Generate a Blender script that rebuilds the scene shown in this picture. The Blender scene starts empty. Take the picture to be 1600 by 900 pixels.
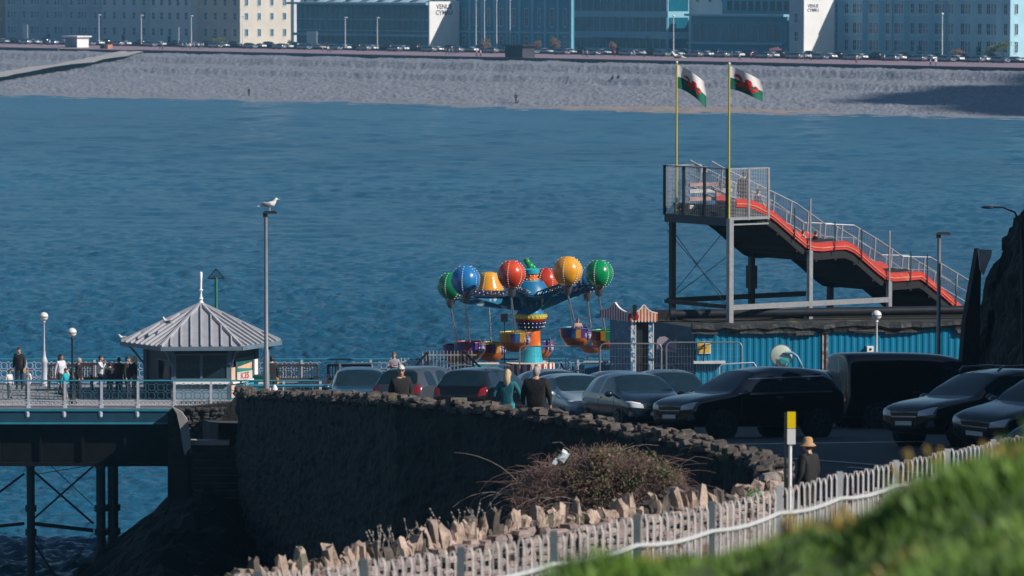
import bpy, bmesh, math, random
import numpy as np
from mathutils import Vector, Matrix
from mathutils.bvhtree import BVHTree
random.seed(7)
R = math.radians
SC = bpy.context.scene
COL = SC.collection
# ------------------------------------------------------------------ camera
F = 7200.0; CH = 23.8; TH = math.atan(480/F)
cam = bpy.data.cameras.new('camera'); cam.sensor_width = 36; cam.lens = 36*F/1600
cam.clip_start = .5; cam.clip_end = 9000
cam.dof.use_dof = True; cam.dof.focus_distance = 155; cam.dof.aperture_fstop = 3.8
cob = bpy.data.objects.new('camera', cam); COL.objects.link(cob)
cob.location = (0, 0, CH); cob.rotation_euler = (math.pi/2-TH, 0, 0)
SC.camera = cob
# ------------------------------------------------------------------ light
SEL = 34.0; SAZ = math.atan2(.90, -.43)        # azimuth of the sun, from +Y towards +X
w = bpy.data.worlds.new("World"); SC.world = w; w.use_nodes = True
nt = w.node_tree
sky = nt.nodes.new('ShaderNodeTexSky'); sky.sky_type = 'NISHITA'; sky.sun_disc = False
sky.sun_elevation = R(SEL); sky.sun_rotation = SAZ; sky.ozone_density = 4.0; sky.air_density = 1.0; sky.dust_density = .4
bg = nt.nodes['Background']; bg.inputs[1].default_value = .05
nt.links.new(sky.outputs[0], bg.inputs[0])
sun = bpy.data.lights.new('sun', 'SUN'); sun.energy = 4.9; sun.angle = R(.5); sun.color = (1, .93, .84)
so = bpy.data.objects.new('sun', sun); COL.objects.link(so)
sv = Vector((math.sin(SAZ)*math.cos(R(SEL)), math.cos(SAZ)*math.cos(R(SEL)), math.sin(R(SEL))))
so.rotation_euler = (-sv).to_track_quat('-Z', 'Y').to_euler()
so.location = (60, -30, 80)
SC.view_settings.view_transform = 'Standard'; SC.view_settings.look = 'None'
SC.view_settings.exposure = .15; SC.view_settings.gamma = 1
SC.render.engine = 'CYCLES'
SC.cycles.max_bounces = 5; SC.cycles.volume_bounces = 0; SC.cycles.transparent_max_bounces = 12
# ------------------------------------------------------------------ pixel helpers (photo pixels, 1600x900)
ct, st = math.cos(TH), math.sin(TH)
def at(px, py, D):
    a = (px-800)/F; b = (450-py)/F
    t = D/(ct+b*st)
    return Vector((a*t, D, CH+t*(-st+b*ct)))
def onz(px, py, z):
    a = (px-800)/F; b = (450-py)/F
    t = (z-CH)/(-st+b*ct)
    return Vector((a*t, t*(ct+b*st), z))
def X(px, D): return (px-800)/F*D*1.0005
def ground(D):
    if D <= 98: return 13.85
    return max(7.1, 13.85-.083*(D-98))
# ------------------------------------------------------------------ materials
MATS = {}
def mat(name, col, rough=.6, metal=0, vary=.15, scale=3.0, bump=0, bscale=None, coat=0, spec=.5, col2=None, stretch=None, alpha=1, emit=None, spot=None):
    if name in MATS: return MATS[name]
    m = bpy.data.materials.new(name); m.use_nodes = True; n = m.node_tree; N = n.nodes; L = n.links
    p = N['Principled BSDF']
    p.inputs['Roughness'].default_value = rough; p.inputs['Metallic'].default_value = metal
    p.inputs['Coat Weight'].default_value = coat; p.inputs['Coat Roughness'].default_value = .05
    p.inputs['Specular IOR Level'].default_value = spec
    tc = N.new('ShaderNodeTexCoord'); mp = N.new('ShaderNodeMapping'); L.new(tc.outputs['Object'], mp.inputs[0])
    if stretch: mp.inputs['Scale'].default_value = stretch
    no = N.new('ShaderNodeTexNoise'); no.inputs['Scale'].default_value = scale; no.inputs['Detail'].default_value = 6
    no.inputs['Roughness'].default_value = .6
    L.new(mp.outputs[0], no.inputs['Vector'])
    cr = N.new('ShaderNodeValToRGB')
    c = Vector(col[:3]); c2 = Vector(col2[:3]) if col2 else c*(1+vary)
    lo = c*(1-vary) if not col2 else c
    cr.color_ramp.elements[0].position = .3; cr.color_ramp.elements[1].position = .7
    cr.color_ramp.elements[0].color = (*lo, 1); cr.color_ramp.elements[1].color = (*[min(1, v) for v in c2], 1)
    L.new(no.outputs[0], cr.inputs[0]); out = cr.outputs[0]
    if spot:   # (colour, scale, threshold): spots of dirt, lichen or rust with a shape of their own
        n2 = N.new('ShaderNodeTexNoise'); n2.inputs['Scale'].default_value = spot[1]; n2.inputs['Detail'].default_value = 5
        L.new(tc.outputs['Object'], n2.inputs['Vector'])
        r2 = N.new('ShaderNodeValToRGB'); r2.color_ramp.elements[0].position = spot[2]; r2.color_ramp.elements[1].position = spot[2]+.06
        L.new(n2.outputs[0], r2.inputs[0])
        mx = N.new('ShaderNodeMixRGB'); mx.inputs[2].default_value = (*spot[0], 1)
        L.new(r2.outputs[0], mx.inputs[0]); L.new(out, mx.inputs[1]); out = mx.outputs[0]
    L.new(out, p.inputs['Base Color'])
    if bump:
        nb = N.new('ShaderNodeTexNoise'); nb.inputs['Scale'].default_value = bscale or scale*4; nb.inputs['Detail'].default_value = 6
        L.new(tc.outputs['Object'], nb.inputs['Vector'])
        b = N.new('ShaderNodeBump'); b.inputs['Strength'].default_value = 1; b.inputs['Distance'].default_value = bump
        L.new(nb.outputs[0], b.inputs['Height']); L.new(b.outputs[0], p.inputs['Normal'])
    if alpha < 1: p.inputs['Alpha'].default_value = alpha
    MATS[name] = m
    return m
def stripes(name, c1, c2, freq, axis=0, duty=.5, rough=.5):
    if name in MATS: return MATS[name]
    m = mat(name, c1, rough, vary=.05); n = m.node_tree; N = n.nodes; L = n.links
    tc = N.new('ShaderNodeTexCoord'); sx = N.new('ShaderNodeSeparateXYZ'); L.new(tc.outputs['Object'], sx.inputs[0])
    a = N.new('ShaderNodeMath'); a.operation = 'MULTIPLY'; a.inputs[1].default_value = freq; L.new(sx.outputs[axis], a.inputs[0])
    b = N.new('ShaderNodeMath'); b.operation = 'FRACT'; L.new(a.outputs[0], b.inputs[0])
    c = N.new('ShaderNodeMath'); c.operation = 'GREATER_THAN'; c.inputs[1].default_value = duty; L.new(b.outputs[0], c.inputs[0])
    mx = N.new('ShaderNodeMixRGB'); mx.inputs[1].default_value = (*c1, 1); mx.inputs[2].default_value = (*c2, 1)
    L.new(c.outputs[0], mx.inputs[0]); L.new(mx.outputs[0], N['Principled BSDF'].inputs['Base Color'])
    return m
# ------------------------------------------------------------------ object helpers
def tag(o, label=None, cat=None, group=None, kind=None):
    if label: o['label'] = label
    if cat: o['category'] = cat
    if group: o['group'] = group
    if kind: o['kind'] = kind
    return o
def empty(name, loc=(0, 0, 0), rz=0, label=None, cat=None, group=None):
    o = bpy.data.objects.new(name, None); COL.objects.link(o); o.location = loc; o.rotation_euler = (0, 0, rz)
    o.empty_display_size = .2
    return tag(o, label, cat, group)
def kids(o): return [c for c in COL.objects if c.parent == o]
_KC = {}
def copy_tree(o, parent=None):
    c = o.copy(); COL.objects.link(c); c.parent = parent
    for ch in list(o.children): copy_tree(ch, c)
    return c
def world_mat(o):
    m = o.matrix_basis.copy()
    while o.parent: o = o.parent; m = o.matrix_basis @ m
    return m
class MB:
    def __init__(s): s.v = []; s.f = []; s.m = []; s.cur = 0
    def add(s, vs, fs):
        b = len(s.v); s.v += [tuple(v) for v in vs]; s.f += [tuple(b+i for i in f) for f in fs]; s.m += [s.cur]*len(fs); return s
    def slot(s, i): s.cur = i; return s
    def box(s, c, d, rz=0, rx=0, ry=0, taper=1):
        x, y, z = d[0]/2, d[1]/2, d[2]/2; M = Matrix.Rotation(rz, 3, 'Z') @ Matrix.Rotation(ry, 3, 'Y') @ Matrix.Rotation(rx, 3, 'X'); c = Vector(c)
        vs = []
        for k in (-1, 1):
            t = taper if k > 0 else 1
            for a, b in ((-1, -1), (1, -1), (1, 1), (-1, 1)): vs.append(c+M @ Vector((a*x*t, b*y*t, k*z)))
        return s.add(vs, [(3, 2, 1, 0), (4, 5, 6, 7), (0, 1, 5, 4), (1, 2, 6, 5), (2, 3, 7, 6), (3, 0, 4, 7)])
    def b6(s, x0, x1, y0, y1, z0, z1): return s.box(((x0+x1)/2, (y0+y1)/2, (z0+z1)/2), (x1-x0, y1-y0, z1-z0))
    def beam(s, a, b, wd, ht=None, up=(0, 0, 1)):
        a = Vector(a); b = Vector(b); ht = ht or wd; d = (b-a).normalized(); u = Vector(up)
        sd = d.cross(u)
        if sd.length < 1e-3: sd = Vector((1, 0, 0))
        sd.normalize(); u = sd.cross(d).normalized(); sd = sd*wd/2; u = u*ht/2
        vs = [a-sd-u, a+sd-u, a+sd+u, a-sd+u, b-sd-u, b+sd-u, b+sd+u, b-sd+u]
        return s.add(vs, [(0, 1, 2, 3)[::-1], (4, 5, 6, 7), (0, 1, 5, 4), (1, 2, 6, 5), (2, 3, 7, 6), (3, 0, 4, 7)])
    def tube(s, pts, r, n=6, cap=True):
        pts = [Vector(p) for p in pts]; rr = r if isinstance(r, (list, tuple)) else [r]*len(pts); vs = []; u = None
        for i, p in enumerate(pts):
            d = (pts[min(i+1, len(pts)-1)]-pts[max(i-1, 0)]).normalized()
            if u is None: u = d.orthogonal().normalized()
            else:
                u = u-d*u.dot(d)
                if u.length < 1e-4: u = d.orthogonal()
                u.normalize()
            w_ = d.cross(u)
            for k in range(n):
                a = 2*math.pi*k/n; vs.append(p+(u*math.cos(a)+w_*math.sin(a))*rr[i])
        fs = [(i*n+k, i*n+(k+1) % n, (i+1)*n+(k+1) % n, (i+1)*n+k) for i in range(len(pts)-1) for k in range(n)]
        if cap: fs += [tuple(range(n))[::-1], tuple((len(pts)-1)*n+k for k in range(n))]
        return s.add(vs, fs)
    def lathe(s, prof, n=16, c=(0, 0, 0), sx=1, sy=1, rib=0, nr=8, M=None):
        vs = []; c = Vector(c)
        for r, z in prof:
            for k in range(n):
                a = 2*math.pi*k/n; q = r*(1+rib*abs(math.sin(a*nr/2))); p = Vector((q*math.cos(a)*sx, q*math.sin(a)*sy, z))
                vs.append(c+(M @ p if M else p))
        fs = [(i*n+k, i*n+(k+1) % n, (i+1)*n+(k+1) % n, (i+1)*n+k) for i in range(len(prof)-1) for k in range(n)]
        fs += [tuple(range(n))[::-1], tuple((len(prof)-1)*n+k for k in range(n))]
        return s.add(vs, fs)
    def ball(s, c, rx, ry=None, rz=None, n=12, m=8, M=None):
        ry = ry or rx; rz = rz or rx
        prof = [(math.sin(math.pi*(i+.02)/(m+.04)), -math.cos(math.pi*(i+.02)/(m+.04))) for i in range(m+1)]
        vs = []; c = Vector(c)
        for r, z in prof:
            for k in range(n):
                a = 2*math.pi*k/n; p = Vector((r*math.cos(a)*rx, r*math.sin(a)*ry, z*rz)); vs.append(c+(M @ p if M else p))
        fs = [(i*n+k, i*n+(k+1) % n, (i+1)*n+(k+1) % n, (i+1)*n+k) for i in range(m) for k in range(n)]
        fs += [tuple(range(n))[::-1], tuple(m*n+k for k in range(n))]
        return s.add(vs, fs)
    def prism(s, poly, d):      # poly: list of 3D points (planar), extruded by vector d
        n = len(poly); d = Vector(d); vs = [Vector(p) for p in poly]+[Vector(p)+d for p in poly]
        return s.add(vs, [tuple(range(n))[::-1], tuple(range(n, 2*n))]+[(i, (i+1) % n, n+(i+1) % n, n+i) for i in range(n)])
    def build(s, name, mt, parent=None, smooth=False, fix=True, world=False):
        me = bpy.data.meshes.new(name)
        vs = s.v
        if world and parent is not None:
            W = world_mat(parent).inverted(); vs = [tuple(W @ Vector(v)) for v in vs]
        me.from_pydata(vs, [], s.f)
        for m_ in (mt if isinstance(mt, (list, tuple)) else [mt]): me.materials.append(m_)
        me.polygons.foreach_set('material_index', s.m)
        if smooth: me.polygons.foreach_set('use_smooth', [True]*len(me.polygons))
        if fix and len(s.f) < 60000:
            bm = bmesh.new(); bm.from_mesh(me); bmesh.ops.recalc_face_normals(bm, faces=bm.faces); bm.to_mesh(me); bm.free()
        if smooth:
            try: me.set_sharp_from_angle(angle=R(50))
            except Exception: pass
        o = bpy.data.objects.new(name, me); COL.objects.link(o)
        if parent is not None: o.parent = parent
        return o
def bevel(o, wd, seg=2, ang=35):
    m = o.modifiers.new('bevel', 'BEVEL'); m.width = wd; m.segments = seg; m.limit_method = 'ANGLE'; m.angle_limit = R(ang)
    return o
def text_mesh(name, body, size, M, mt, parent=None, ext=.01):
    """letters: M maps the text plane (x right, y up) into the parent's local space"""
    cu = bpy.data.curves.new(name, 'FONT'); cu.body = body; cu.size = size; cu.extrude = ext; cu.align_x = 'CENTER'; cu.align_y = 'CENTER'
    cu.space_line = .9; cu.offset = size*.012; cu.resolution_u = 2
    ob = bpy.data.objects.new(name, cu); COL.objects.link(ob)
    dg = bpy.context.evaluated_depsgraph_get(); me = bpy.data.meshes.new_from_object(ob.evaluated_get(dg))
    bpy.data.objects.remove(ob); me.transform(M); me.materials.clear(); me.materials.append(mt)
    o = bpy.data.objects.new(name, me); COL.objects.link(o)
    if parent is not None: o.parent = parent
    return o
def noise(x, y, z=0, s=1):
    from mathutils import noise as nn
    return nn.noise(Vector((x*s, y*s, z*s)))
def fbm(x, y, z=0, s=1, o=4):
    a = 1; t = 0
    for i in range(o): t += a*noise(x, y, z, s); s *= 2.1; a *= .5
    return t
def lerp(a, b, t): return a+(b-a)*t
def interp(pts, x):
    if x <= pts[0][0]: return pts[0][1]
    for (x0, y0), (x1, y1) in zip(pts, pts[1:]):
        if x <= x1: return y0+(y1-y0)*(x-x0)/(x1-x0)
    return pts[-1][1]
def sheet(name, fn, us, vs_, mt, smooth=True, **k):
    b = MB(); nu, nv = len(us), len(vs_)
    b.v = [tuple(fn(u, v)) for v in vs_ for u in us]
    b.f = [(j*nu+i, j*nu+i+1, (j+1)*nu+i+1, (j+1)*nu+i) for j in range(nv-1) for i in range(nu-1)]; b.m = [0]*len(b.f)
    o = b.build(name, mt, smooth=False, fix=False); 
    if smooth: o.data.polygons.foreach_set('use_smooth', [True]*len(o.data.polygons))
    return tag(o, **k) if k else o
def lin(a, b, n): return [a+(b-a)*i/(n-1) for i in range(n)]
# common materials
white = mat('white_paint', (.75, .76, .76), .45, vary=.06, scale=2)
grey = mat('galvanised_steel', (.34, .35, .37), .45, .6, vary=.12, scale=6)
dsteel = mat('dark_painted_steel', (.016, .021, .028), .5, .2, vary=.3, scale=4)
black = mat('black_plastic', (.012, .013, .015), .5, vary=.3)
glassd = mat('dark_window_glass', (.012, .018, .025), .06, vary=.2, spec=.6)
timber = mat('dark_timber', (.05, .032, .024), .7, vary=.3, scale=8)
seablue = mat('teal_blue_railing_paint', (.03, .22, .33), .5, vary=.12)
palerail = mat('pale_railing_paint', (.5, .53, .6), .5, vary=.15, scale=5, spot=((.18, .1, .06), 4, .68))
HAZE = 0.00014
# ================================================================== SETTING: sea, beach, promenade, land
def sea_mat():
    m = bpy.data.materials.new('sea_water'); m.use_nodes = True; n = m.node_tree; N = n.nodes; L = n.links
    p = N['Principled BSDF']; p.inputs['Roughness'].default_value = .2; p.inputs['IOR'].default_value = 1.33
    tc = N.new('ShaderNodeTexCoord')
    def nz(sc, det, stx, rough=.55):
        mp = N.new('ShaderNodeMapping'); mp.inputs['Scale'].default_value = stx; mp.inputs['Rotation'].default_value = (0, 0, R(12)); L.new(tc.outputs['Object'], mp.inputs[0])
        t = N.new('ShaderNodeTexNoise'); t.inputs['Scale'].default_value = sc; t.inputs['Detail'].default_value = det; t.inputs['Roughness'].default_value = rough
        L.new(mp.outputs[0], t.inputs['Vector']); return t.outputs[0]
    big = nz(.012, 4, (1, .6, 1)); mid = nz(.35, 3, (.6, 1, 1)); sm = nz(1.5, 5, (.7, 1, 1), .65)
    a = N.new('ShaderNodeMath'); a.operation = 'MULTIPLY_ADD'; a.inputs[1].default_value = 1.6; L.new(mid, a.inputs[0]); L.new(sm, a.inputs[2])
    b = N.new('ShaderNodeBump'); b.inputs['Strength'].default_value = 1; b.inputs['Distance'].default_value = .22
    L.new(a.outputs[0], b.inputs['Height']); L.new(b.outputs[0], p.inputs['Normal'])
    cr = N.new('ShaderNodeValToRGB'); L.new(big, cr.inputs[0])
    cr.color_ramp.elements[0].position = .35; cr.color_ramp.elements[0].color = (.012, .090, .168, 1)
    cr.color_ramp.elements[1].position = .65; cr.color_ramp.elements[1].color = (.021, .130, .230, 1)
    L.new(cr.outputs[0], p.inputs['Base Color'])
    return m
def sea_grid():
    """the visible water as a real wave surface: a sum of many small wave trains"""
    ys = np.concatenate([np.linspace(960, 130, 900)])            # photo rows, near to far
    us = np.concatenate([np.linspace(-.30, -.121, 160), np.linspace(-.12, .12, 860), np.linspace(.121, .26, 130)])
    Dr = CH*F/(ys+30.0)*1.0
    U_, D_ = np.meshgrid(us, Dr); Xw = U_*D_; Yw = D_
    rs = np.random.RandomState(4); Z = np.zeros_like(Xw)
    wx = Xw+1.5*np.sin(Yw*.11+.6*np.sin(Xw*.07))+.8*np.sin(Xw*.31+Yw*.23); wy = Yw+1.2*np.sin(Xw*.13+.5*np.sin(Yw*.05))+.7*np.sin(Xw*.27-Yw*.35)
    amp_mod = .65+.35*np.sin(Xw*.021+np.sin(Yw*.013)*2)*np.sin(Yw*.017+1.3*np.sin(Xw*.012))
    for k in range(140):
        lam = np.exp(rs.uniform(np.log(.4), np.log(2.3 if k % 4 else 7))); th = rs.normal(R(75), .6); kk = 2*math.pi/lam
        A = .0195*min(lam, 2.2)**.58
        fade = np.clip(1.9-(D_*D_/(CH*F))*1.3/lam, 0, 1)
        Z += A*fade*np.sin(kk*(wx*math.cos(th)+wy*math.sin(th))+rs.uniform(0, 6.28))*(.6+.4*np.sin(.05*kk*(wx*math.sin(th)-wy*math.cos(th))+k))
    Z = Z*amp_mod; far_k = np.clip((D_-260)/350, 0, 1)
    for k in range(46):
        lam = np.exp(rs.uniform(np.log(3.5), np.log(11))); th = rs.normal(R(78), .5); kk = 2*math.pi/lam
        fade = np.clip(2.2-(D_*D_/(CH*F))*1.2/lam, 0, 1)
        Z += .0028*lam*fade*far_k*np.sin(kk*(wx*math.cos(th)+wy*math.sin(th))+rs.uniform(0, 6.28))
    Z[-1, :] = 0
    n_r, n_c = Z.shape; co = np.stack([Xw, Yw, Z+.0], -1).reshape(-1, 3).astype(np.float32)
    idx = np.arange(n_r*n_c).reshape(n_r, n_c); q = np.stack([idx[:-1, :-1], idx[:-1, 1:], idx[1:, 1:], idx[1:, :-1]], -1).reshape(-1, 4)
    # surrounding flat water joined to the same mesh, just under the rim
    far = [(-2500, 40, -.35), (2500, 40, -.35), (2500, 1400, -.35), (-2500, 2600, -.35)]
    nb = len(co); co = np.vstack([co, np.array(far, np.float32)]); 
    me = bpy.data.meshes.new('sea'); me.vertices.add(len(co)); me.vertices.foreach_set('co', co.ravel())
    nf = len(q)+1; me.loops.add(nf*4); me.polygons.add(nf)
    lv = np.concatenate([q.ravel(), [nb, nb+1, nb+2, nb+3]]).astype(np.int32); me.loops.foreach_set('vertex_index', lv)
    me.polygons.foreach_set('loop_start', np.arange(nf, dtype=np.int32)*4); me.polygons.foreach_set('use_smooth', np.ones(nf, bool)); me.update(calc_edges=True); me.validate()
    me.materials.append(sea_mat()); o = bpy.data.objects.new('sea', me); COL.objects.link(o); return tag(o, kind='structure')
sea_grid()
ZP = 5.7
E0 = Vector((-82, 1185, 0)); E1 = Vector((105, 958, 0)); U = (E1-E0).normalized(); NI = Vector((-U.y, U.x, 0))
ANG = math.atan2(U.y, U.x)
def prom(px, wd, z=ZP):
    a = (px-800)/F*1.0005
    P = E0+NI*wd           # solve (P+U s).x = a*(P+U s).y
    s = (a*P.y-P.x)/(U.x-a*U.y)
    q = P+U*s; return Vector((q.x, q.y, z))
water = [(-400, 142), (0, 150), (300, 156), (600, 163), (850, 172), (1050, 178), (1300, 180), (1600, 186), (2000, 192)]
shingle = mat('shingle_beach_pebbles', (.11, .118, .142), .9, scale=.9, col2=(.29, .305, .365), bump=.25, bscale=1.2)
n = shingle.node_tree
for nd in n.nodes:
    if nd.type == 'VALTORGB': nd.color_ramp.elements[0].position = .40; nd.color_ramp.elements[1].position = .60
    if nd.type == 'TEX_NOISE' and abs(nd.inputs['Scale'].default_value-.9) < .01: nd.inputs['Detail'].default_value = 12; nd.inputs['Roughness'].default_value = .85
brnd = random.Random(2); bfine = [1]
def beachpt(u, v):
    wl = onz(u, interp(water, u)+1.0*noise(u, 3, 0, .02), 0); e = prom(u, 0)
    p = wl.lerp(e, v)
    prof = [(0, -.15), (.04, .2), (.10, .35), (.2, .8), (.5, 1.6), (.60, 1.9), (.63, 3.2), (.72, 3.3), (.80, 3.4), (.83, 5.0), (1, 5.1)]
    vv = v+.012*noise(u*.006, 7) if v > .05 else v
    p.z = interp(prof, vv)+((.28*fbm(u*.02, v*9)+.13*noise(u*.13, v*30, 2)+brnd.uniform(-.10, .10)*bfine[0]) if v > .05 else 0)
    return p
sheet('beach', beachpt, lin(-120, 1720, 920), lin(-.02, 1, 170), shingle, kind='structure'); bfine[0] = 0
sand = mat('wet_sand', (.30, .235, .20), .8, vary=.2, scale=.2)
def sandpt(u, v):
    wl = onz(u, interp(water, u)-1.2+1.5*noise(u, 3, 0, .02), 0); e = prom(u, 0); k = math.sin(min(1, max(0, (u-835)/500))*math.pi)**.6*.13+.004
    p = wl.lerp(e, v*k); base = beachpt(u, v*k+.012); p.z = max(.05, base.z+.12*math.sin(v*math.pi)); return p
sheet('sand_strip', sandpt, lin(835, 1335, 70), lin(0, 1, 6), sand, kind='structure')
foam = mat('sea_foam', (.55, .58, .6), .6, vary=.1, scale=1)
b = MB()
for i in range(420):
    u = random.uniform(-100, 1650); q = onz(u, interp(water, u)+1.0*noise(u, 3, 0, .02)+random.uniform(.1, .9)+(1.5*max(0, noise(u, 9, 0, .05))), .03)
    if noise(u, 1.5, 0, .03) < -.1: continue
    l = random.uniform(.4, 2.4); w_ = random.uniform(.1, .5)
    b.add([q+Vector((-l, 0, 0)), q+Vector((-.2*l, -w_, 0)), q+Vector((l, .2*w_, 0)), q+Vector((.1*l, w_, 0))], [(0, 1, 2, 3)])
tag(b.build('surf', foam), 'thin broken line of white foam along the far waterline', 'foam', kind='stuff')
# promenade, road, town ground
pinkm = mat('pink_tarmac', (.27, .19, .235), .85, vary=.1, scale=.15)
PA, PB = -900, 2600
def strip(name, w0, w1, z0, mt, z1=None, pa=-350, pb=1900):
    z1 = z0 if z1 is None else z1
    b = MB(); us = lin(pa, pb, 40)
    for u in us: b.v += [tuple(prom(u, w0, z0)), tuple(prom(u, w1, z1))]
    for i in range(39): b.f.append((2*i, 2*i+1, 2*i+3, 2*i+2)); b.m.append(0)
    return tag(b.build(name, mt), kind='structure')
strip('promenade', 0, 44, ZP, pinkm)
conc = mat('pale_concrete', (.42, .40, .39), .85, vary=.12, scale=.5)
dwall = mat('dark_sea_wall_concrete', (.045, .045, .06), .85, vary=.2, scale=.4)
b = MB()
for pa, pb in ((-350, 95), (214, 1900)):
    p = prom(pa, 0); q = prom(pb, 0); b.prism([p+Vector((0, 0, .12)), q+Vector((0, 0, .12)), q-Vector((0, 0, 2)), p-Vector((0, 0, 2))], -NI*.8)
tag(b.build('sea_wall', dwall), 'low dark concrete sea wall along the top of the pebble beach', 'sea wall')
def row_of(p):
    r = p-Vector((0, 0, CH)); return 450-F*(r.dot(Vector((0, st, ct)))/r.dot(Vector((0, ct, -st))))
def beach_hit(px, py):
    best = min(lin(0, 1.0, 220), key=lambda v: abs(row_of(beachpt(px, v))-py)); return beachpt(px, best)
def slip(u, v):
    c = [(-60, 128, -60, 139), (0, 118, 0, 129), (60, 108, 60, 120), (120, 96, 125, 108), (170, 86, 185, 95), (203, 79, 226, 82)]
    t = u*(len(c)-1); i = min(len(c)-2, int(t)); f = t-i
    a = c[i]; d = c[i+1]; q = [lerp(a[k], d[k], f) for k in range(4)]
    p = beach_hit(lerp(q[0], q[2], v), lerp(q[1], q[3], v)); p.z = max(p.z+.35, lerp(1.6, ZP, u)-.2); return p
sheet('slipway_path', slip, lin(0, 1, 26), lin(0, 1, 4), conc, kind='structure')
tarm = mat('road_asphalt', (.045, .047, .052), .85, vary=.2, scale=.6, bump=.01, bscale=30)
strip('promenade_road', 44, 76, ZP-.1, tarm)
strip('front_pavement', 76, 400, ZP+.02, mat('town_paving', (.2, .2, .2), .9))
town = mat('town_ground_grass', (.07, .09, .05), .9, scale=.02)
def hill(u, v):
    p = prom(u, 400+v*1800); p.z = ZP+v*180*(.6+.5*noise(u*.003, v*3))+.05; return p
sheet('distant_hill', hill, lin(-1500, 2600, 60), lin(0, 1, 20), town, kind='structure')
# --- near land: car park slope, pier deck plaza
asph = mat('car_park_asphalt', (.05, .052, .058), .8, vary=.25, scale=.8, bump=.008, bscale=40)
def XL(D): return interp([(70, 30), (74, 6.5), (84, 5.0), (86.5, 3.9), (92, 1.9), (101, -2.4), (120, -4.9), (135, -7.7), (140, -9.2), (176, -13.2), (215, -13.2)], D)
Ds = lin(74, 192, 70)
b = MB()
for D in Ds:
    for k in range(8): b.v.append((lerp(XL(D), 34, k/7), D, ground(D)+(.02*fbm(D, k, 0, .3) if k else 0)))
for i in range(69):
    for k in range(7): b.f.append((i*8+k, i*8+k+1, i*8+k+9, i*8+k+8)); b.m.append(0)
tag(b.build('car_park', asph, smooth=True), kind='structure')
b = MB()                                  # quay side walls under the plaza (land mass)
for D0, D1 in zip(Ds, Ds[1:]):
    if D0 > 138: b.add([(XL(D0), D0, ground(D0)-.02), (XL(D1), D1, ground(D1)-.02), (XL(D1), D1, -2), (XL(D0), D0, -2)], [(0, 1, 2, 3)])
b.add([(XL(192), 192, 7.08), (34, 192, 7.08), (34, 192, -2), (XL(192), 192, -2)], [(0, 1, 2, 3)])
dstone = mat('dark_rubble_stone', (.02, .02, .02), .9, scale=1.6, col2=(.06, .056, .052), bump=.04, bscale=6)
tag(b.build('quay_wall', dstone), 'dark stone quay wall holding up the plaza above the water', 'quay wall')
wl_ = mat('road_paint', (.55, .55, .52), .8, vary=.2, scale=6)
b = MB()
for px, D in ((1215, 96), (1330, 94), (1440, 92)):
    x = X(px, D); b.prism([(x, D, 13.855), (x+2.2, D-1.65, 13.855), (x+2.13, D-1.75, 13.855), (x-.07, D-.1, 13.855)], (0, 0, .006))
for px, D in ((1080, 100.5), (1250, 88.6)):
    x = X(px, D); b.prism([(x, D, 13.66 if D > 98 else 13.855), (x+5, D-1.2, 13.855), (x+5, D-1.32, 13.855), (x, D-.12, 13.66 if D > 98 else 13.855)], (0, 0, .006))
tag(b.build('parking_bay_line', wl_), kind='structure')
# low ground between the two walls and rocky shore at the left
lowg = mat('dark_earth', (.035, .034, .03), .95, vary=.4, scale=1.5, bump=.05)
def low(u, v): return Vector((u, v, 6.2+.25*fbm(u, v, 0, .4)+min(5.4, max(0, (84-v)*.9))))
sheet('lower_ground', low, lin(-9.5, 12, 40), lin(62, 136, 60), lowg, kind='structure')
rockm = mat('black_wet_rock', (.004, .0045, .005), .85, scale=1.2, col2=(.012, .012, .011), spec=.15, bump=.12, bscale=2.5)
def rk(u, v):
    z = interp([(-24, -7), (-17, -3), (-14.2, 3.4), (-13.2, 5.6), (-12.0, 6.4), (-10.4, 7.9), (-9.0, 8.6), (-6, 6.5)], u)
    z += .55*fbm(u, v, 0, .55)+.2*noise(u, v, 5, 2.3)
    if v > 146: z -= (v-146)*.22
    if v < 120: z -= (120-v)*.02
    return Vector((u+.4*noise(u, v, 9, .8), v+.4*noise(u, v, 4, .8), z))
sheet('rocky_shore', rk, lin(-24, -6.0, 90), lin(60, 174, 240), rockm, smooth=False, kind='structure')
# hillside on the right that shades the road
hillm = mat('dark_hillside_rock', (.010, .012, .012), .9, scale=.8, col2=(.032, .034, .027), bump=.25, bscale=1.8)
def hx0(y): return interp([(80, 16.5), (100, 16.4), (130, 16.0), (146, 14.6), (154, 14.6), (165, 15.4)], y)
def hl(u, v):
    yy = v-.48*max(0, (u*60))
    x0 = hx0(v); x = x0+u*60
    zz = interp([(0, 0), (.010, 1.4), (.018, 3.8), (.030, 6.4), (.05, 8.2), (.08, 9.6), (.15, 10.8), (.4, 16), (1, 30)], u)
    zz *= interp([(80, 1.2), (90, 1.42), (120, 1.42), (134, 1.1), (142, 1.12), (170, 1.1)], v)
    near = min(1, max(0, (v-79)/3.5)); far = min(1, max(0, (167-v)/6)) if v > 140 else 1
    if v > 140: zz = zz*(1-.12*min(1, (v-140)/10))
    z = ground(min(v, 170))-.4+zz*near**.5*far**.7
    z += (.5*fbm(x, v, 0, .35)+.25*noise(x, v, 2, 1.4))*min(1, u*60)
    k = min(1, u*60/1.2)
    rg = (1-abs(fbm(v*.9, z*1.3, x*.4, .42, 5))*1.8)*.55
    return Vector((x+k*(.55*rg+.35*fbm(x, v*1.3, z*1.6, .9)), yy+.45*fbm(x, v, z*1.3, .8), z+k*.35*fbm(x*2, v*2, z, .7)))
sheet('hillside', hl, [i/800 for i in range(0, 60)]+lin(.078, 1, 40), lin(78.5, 167.5, 260), hillm, smooth=False, kind='structure')

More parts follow.
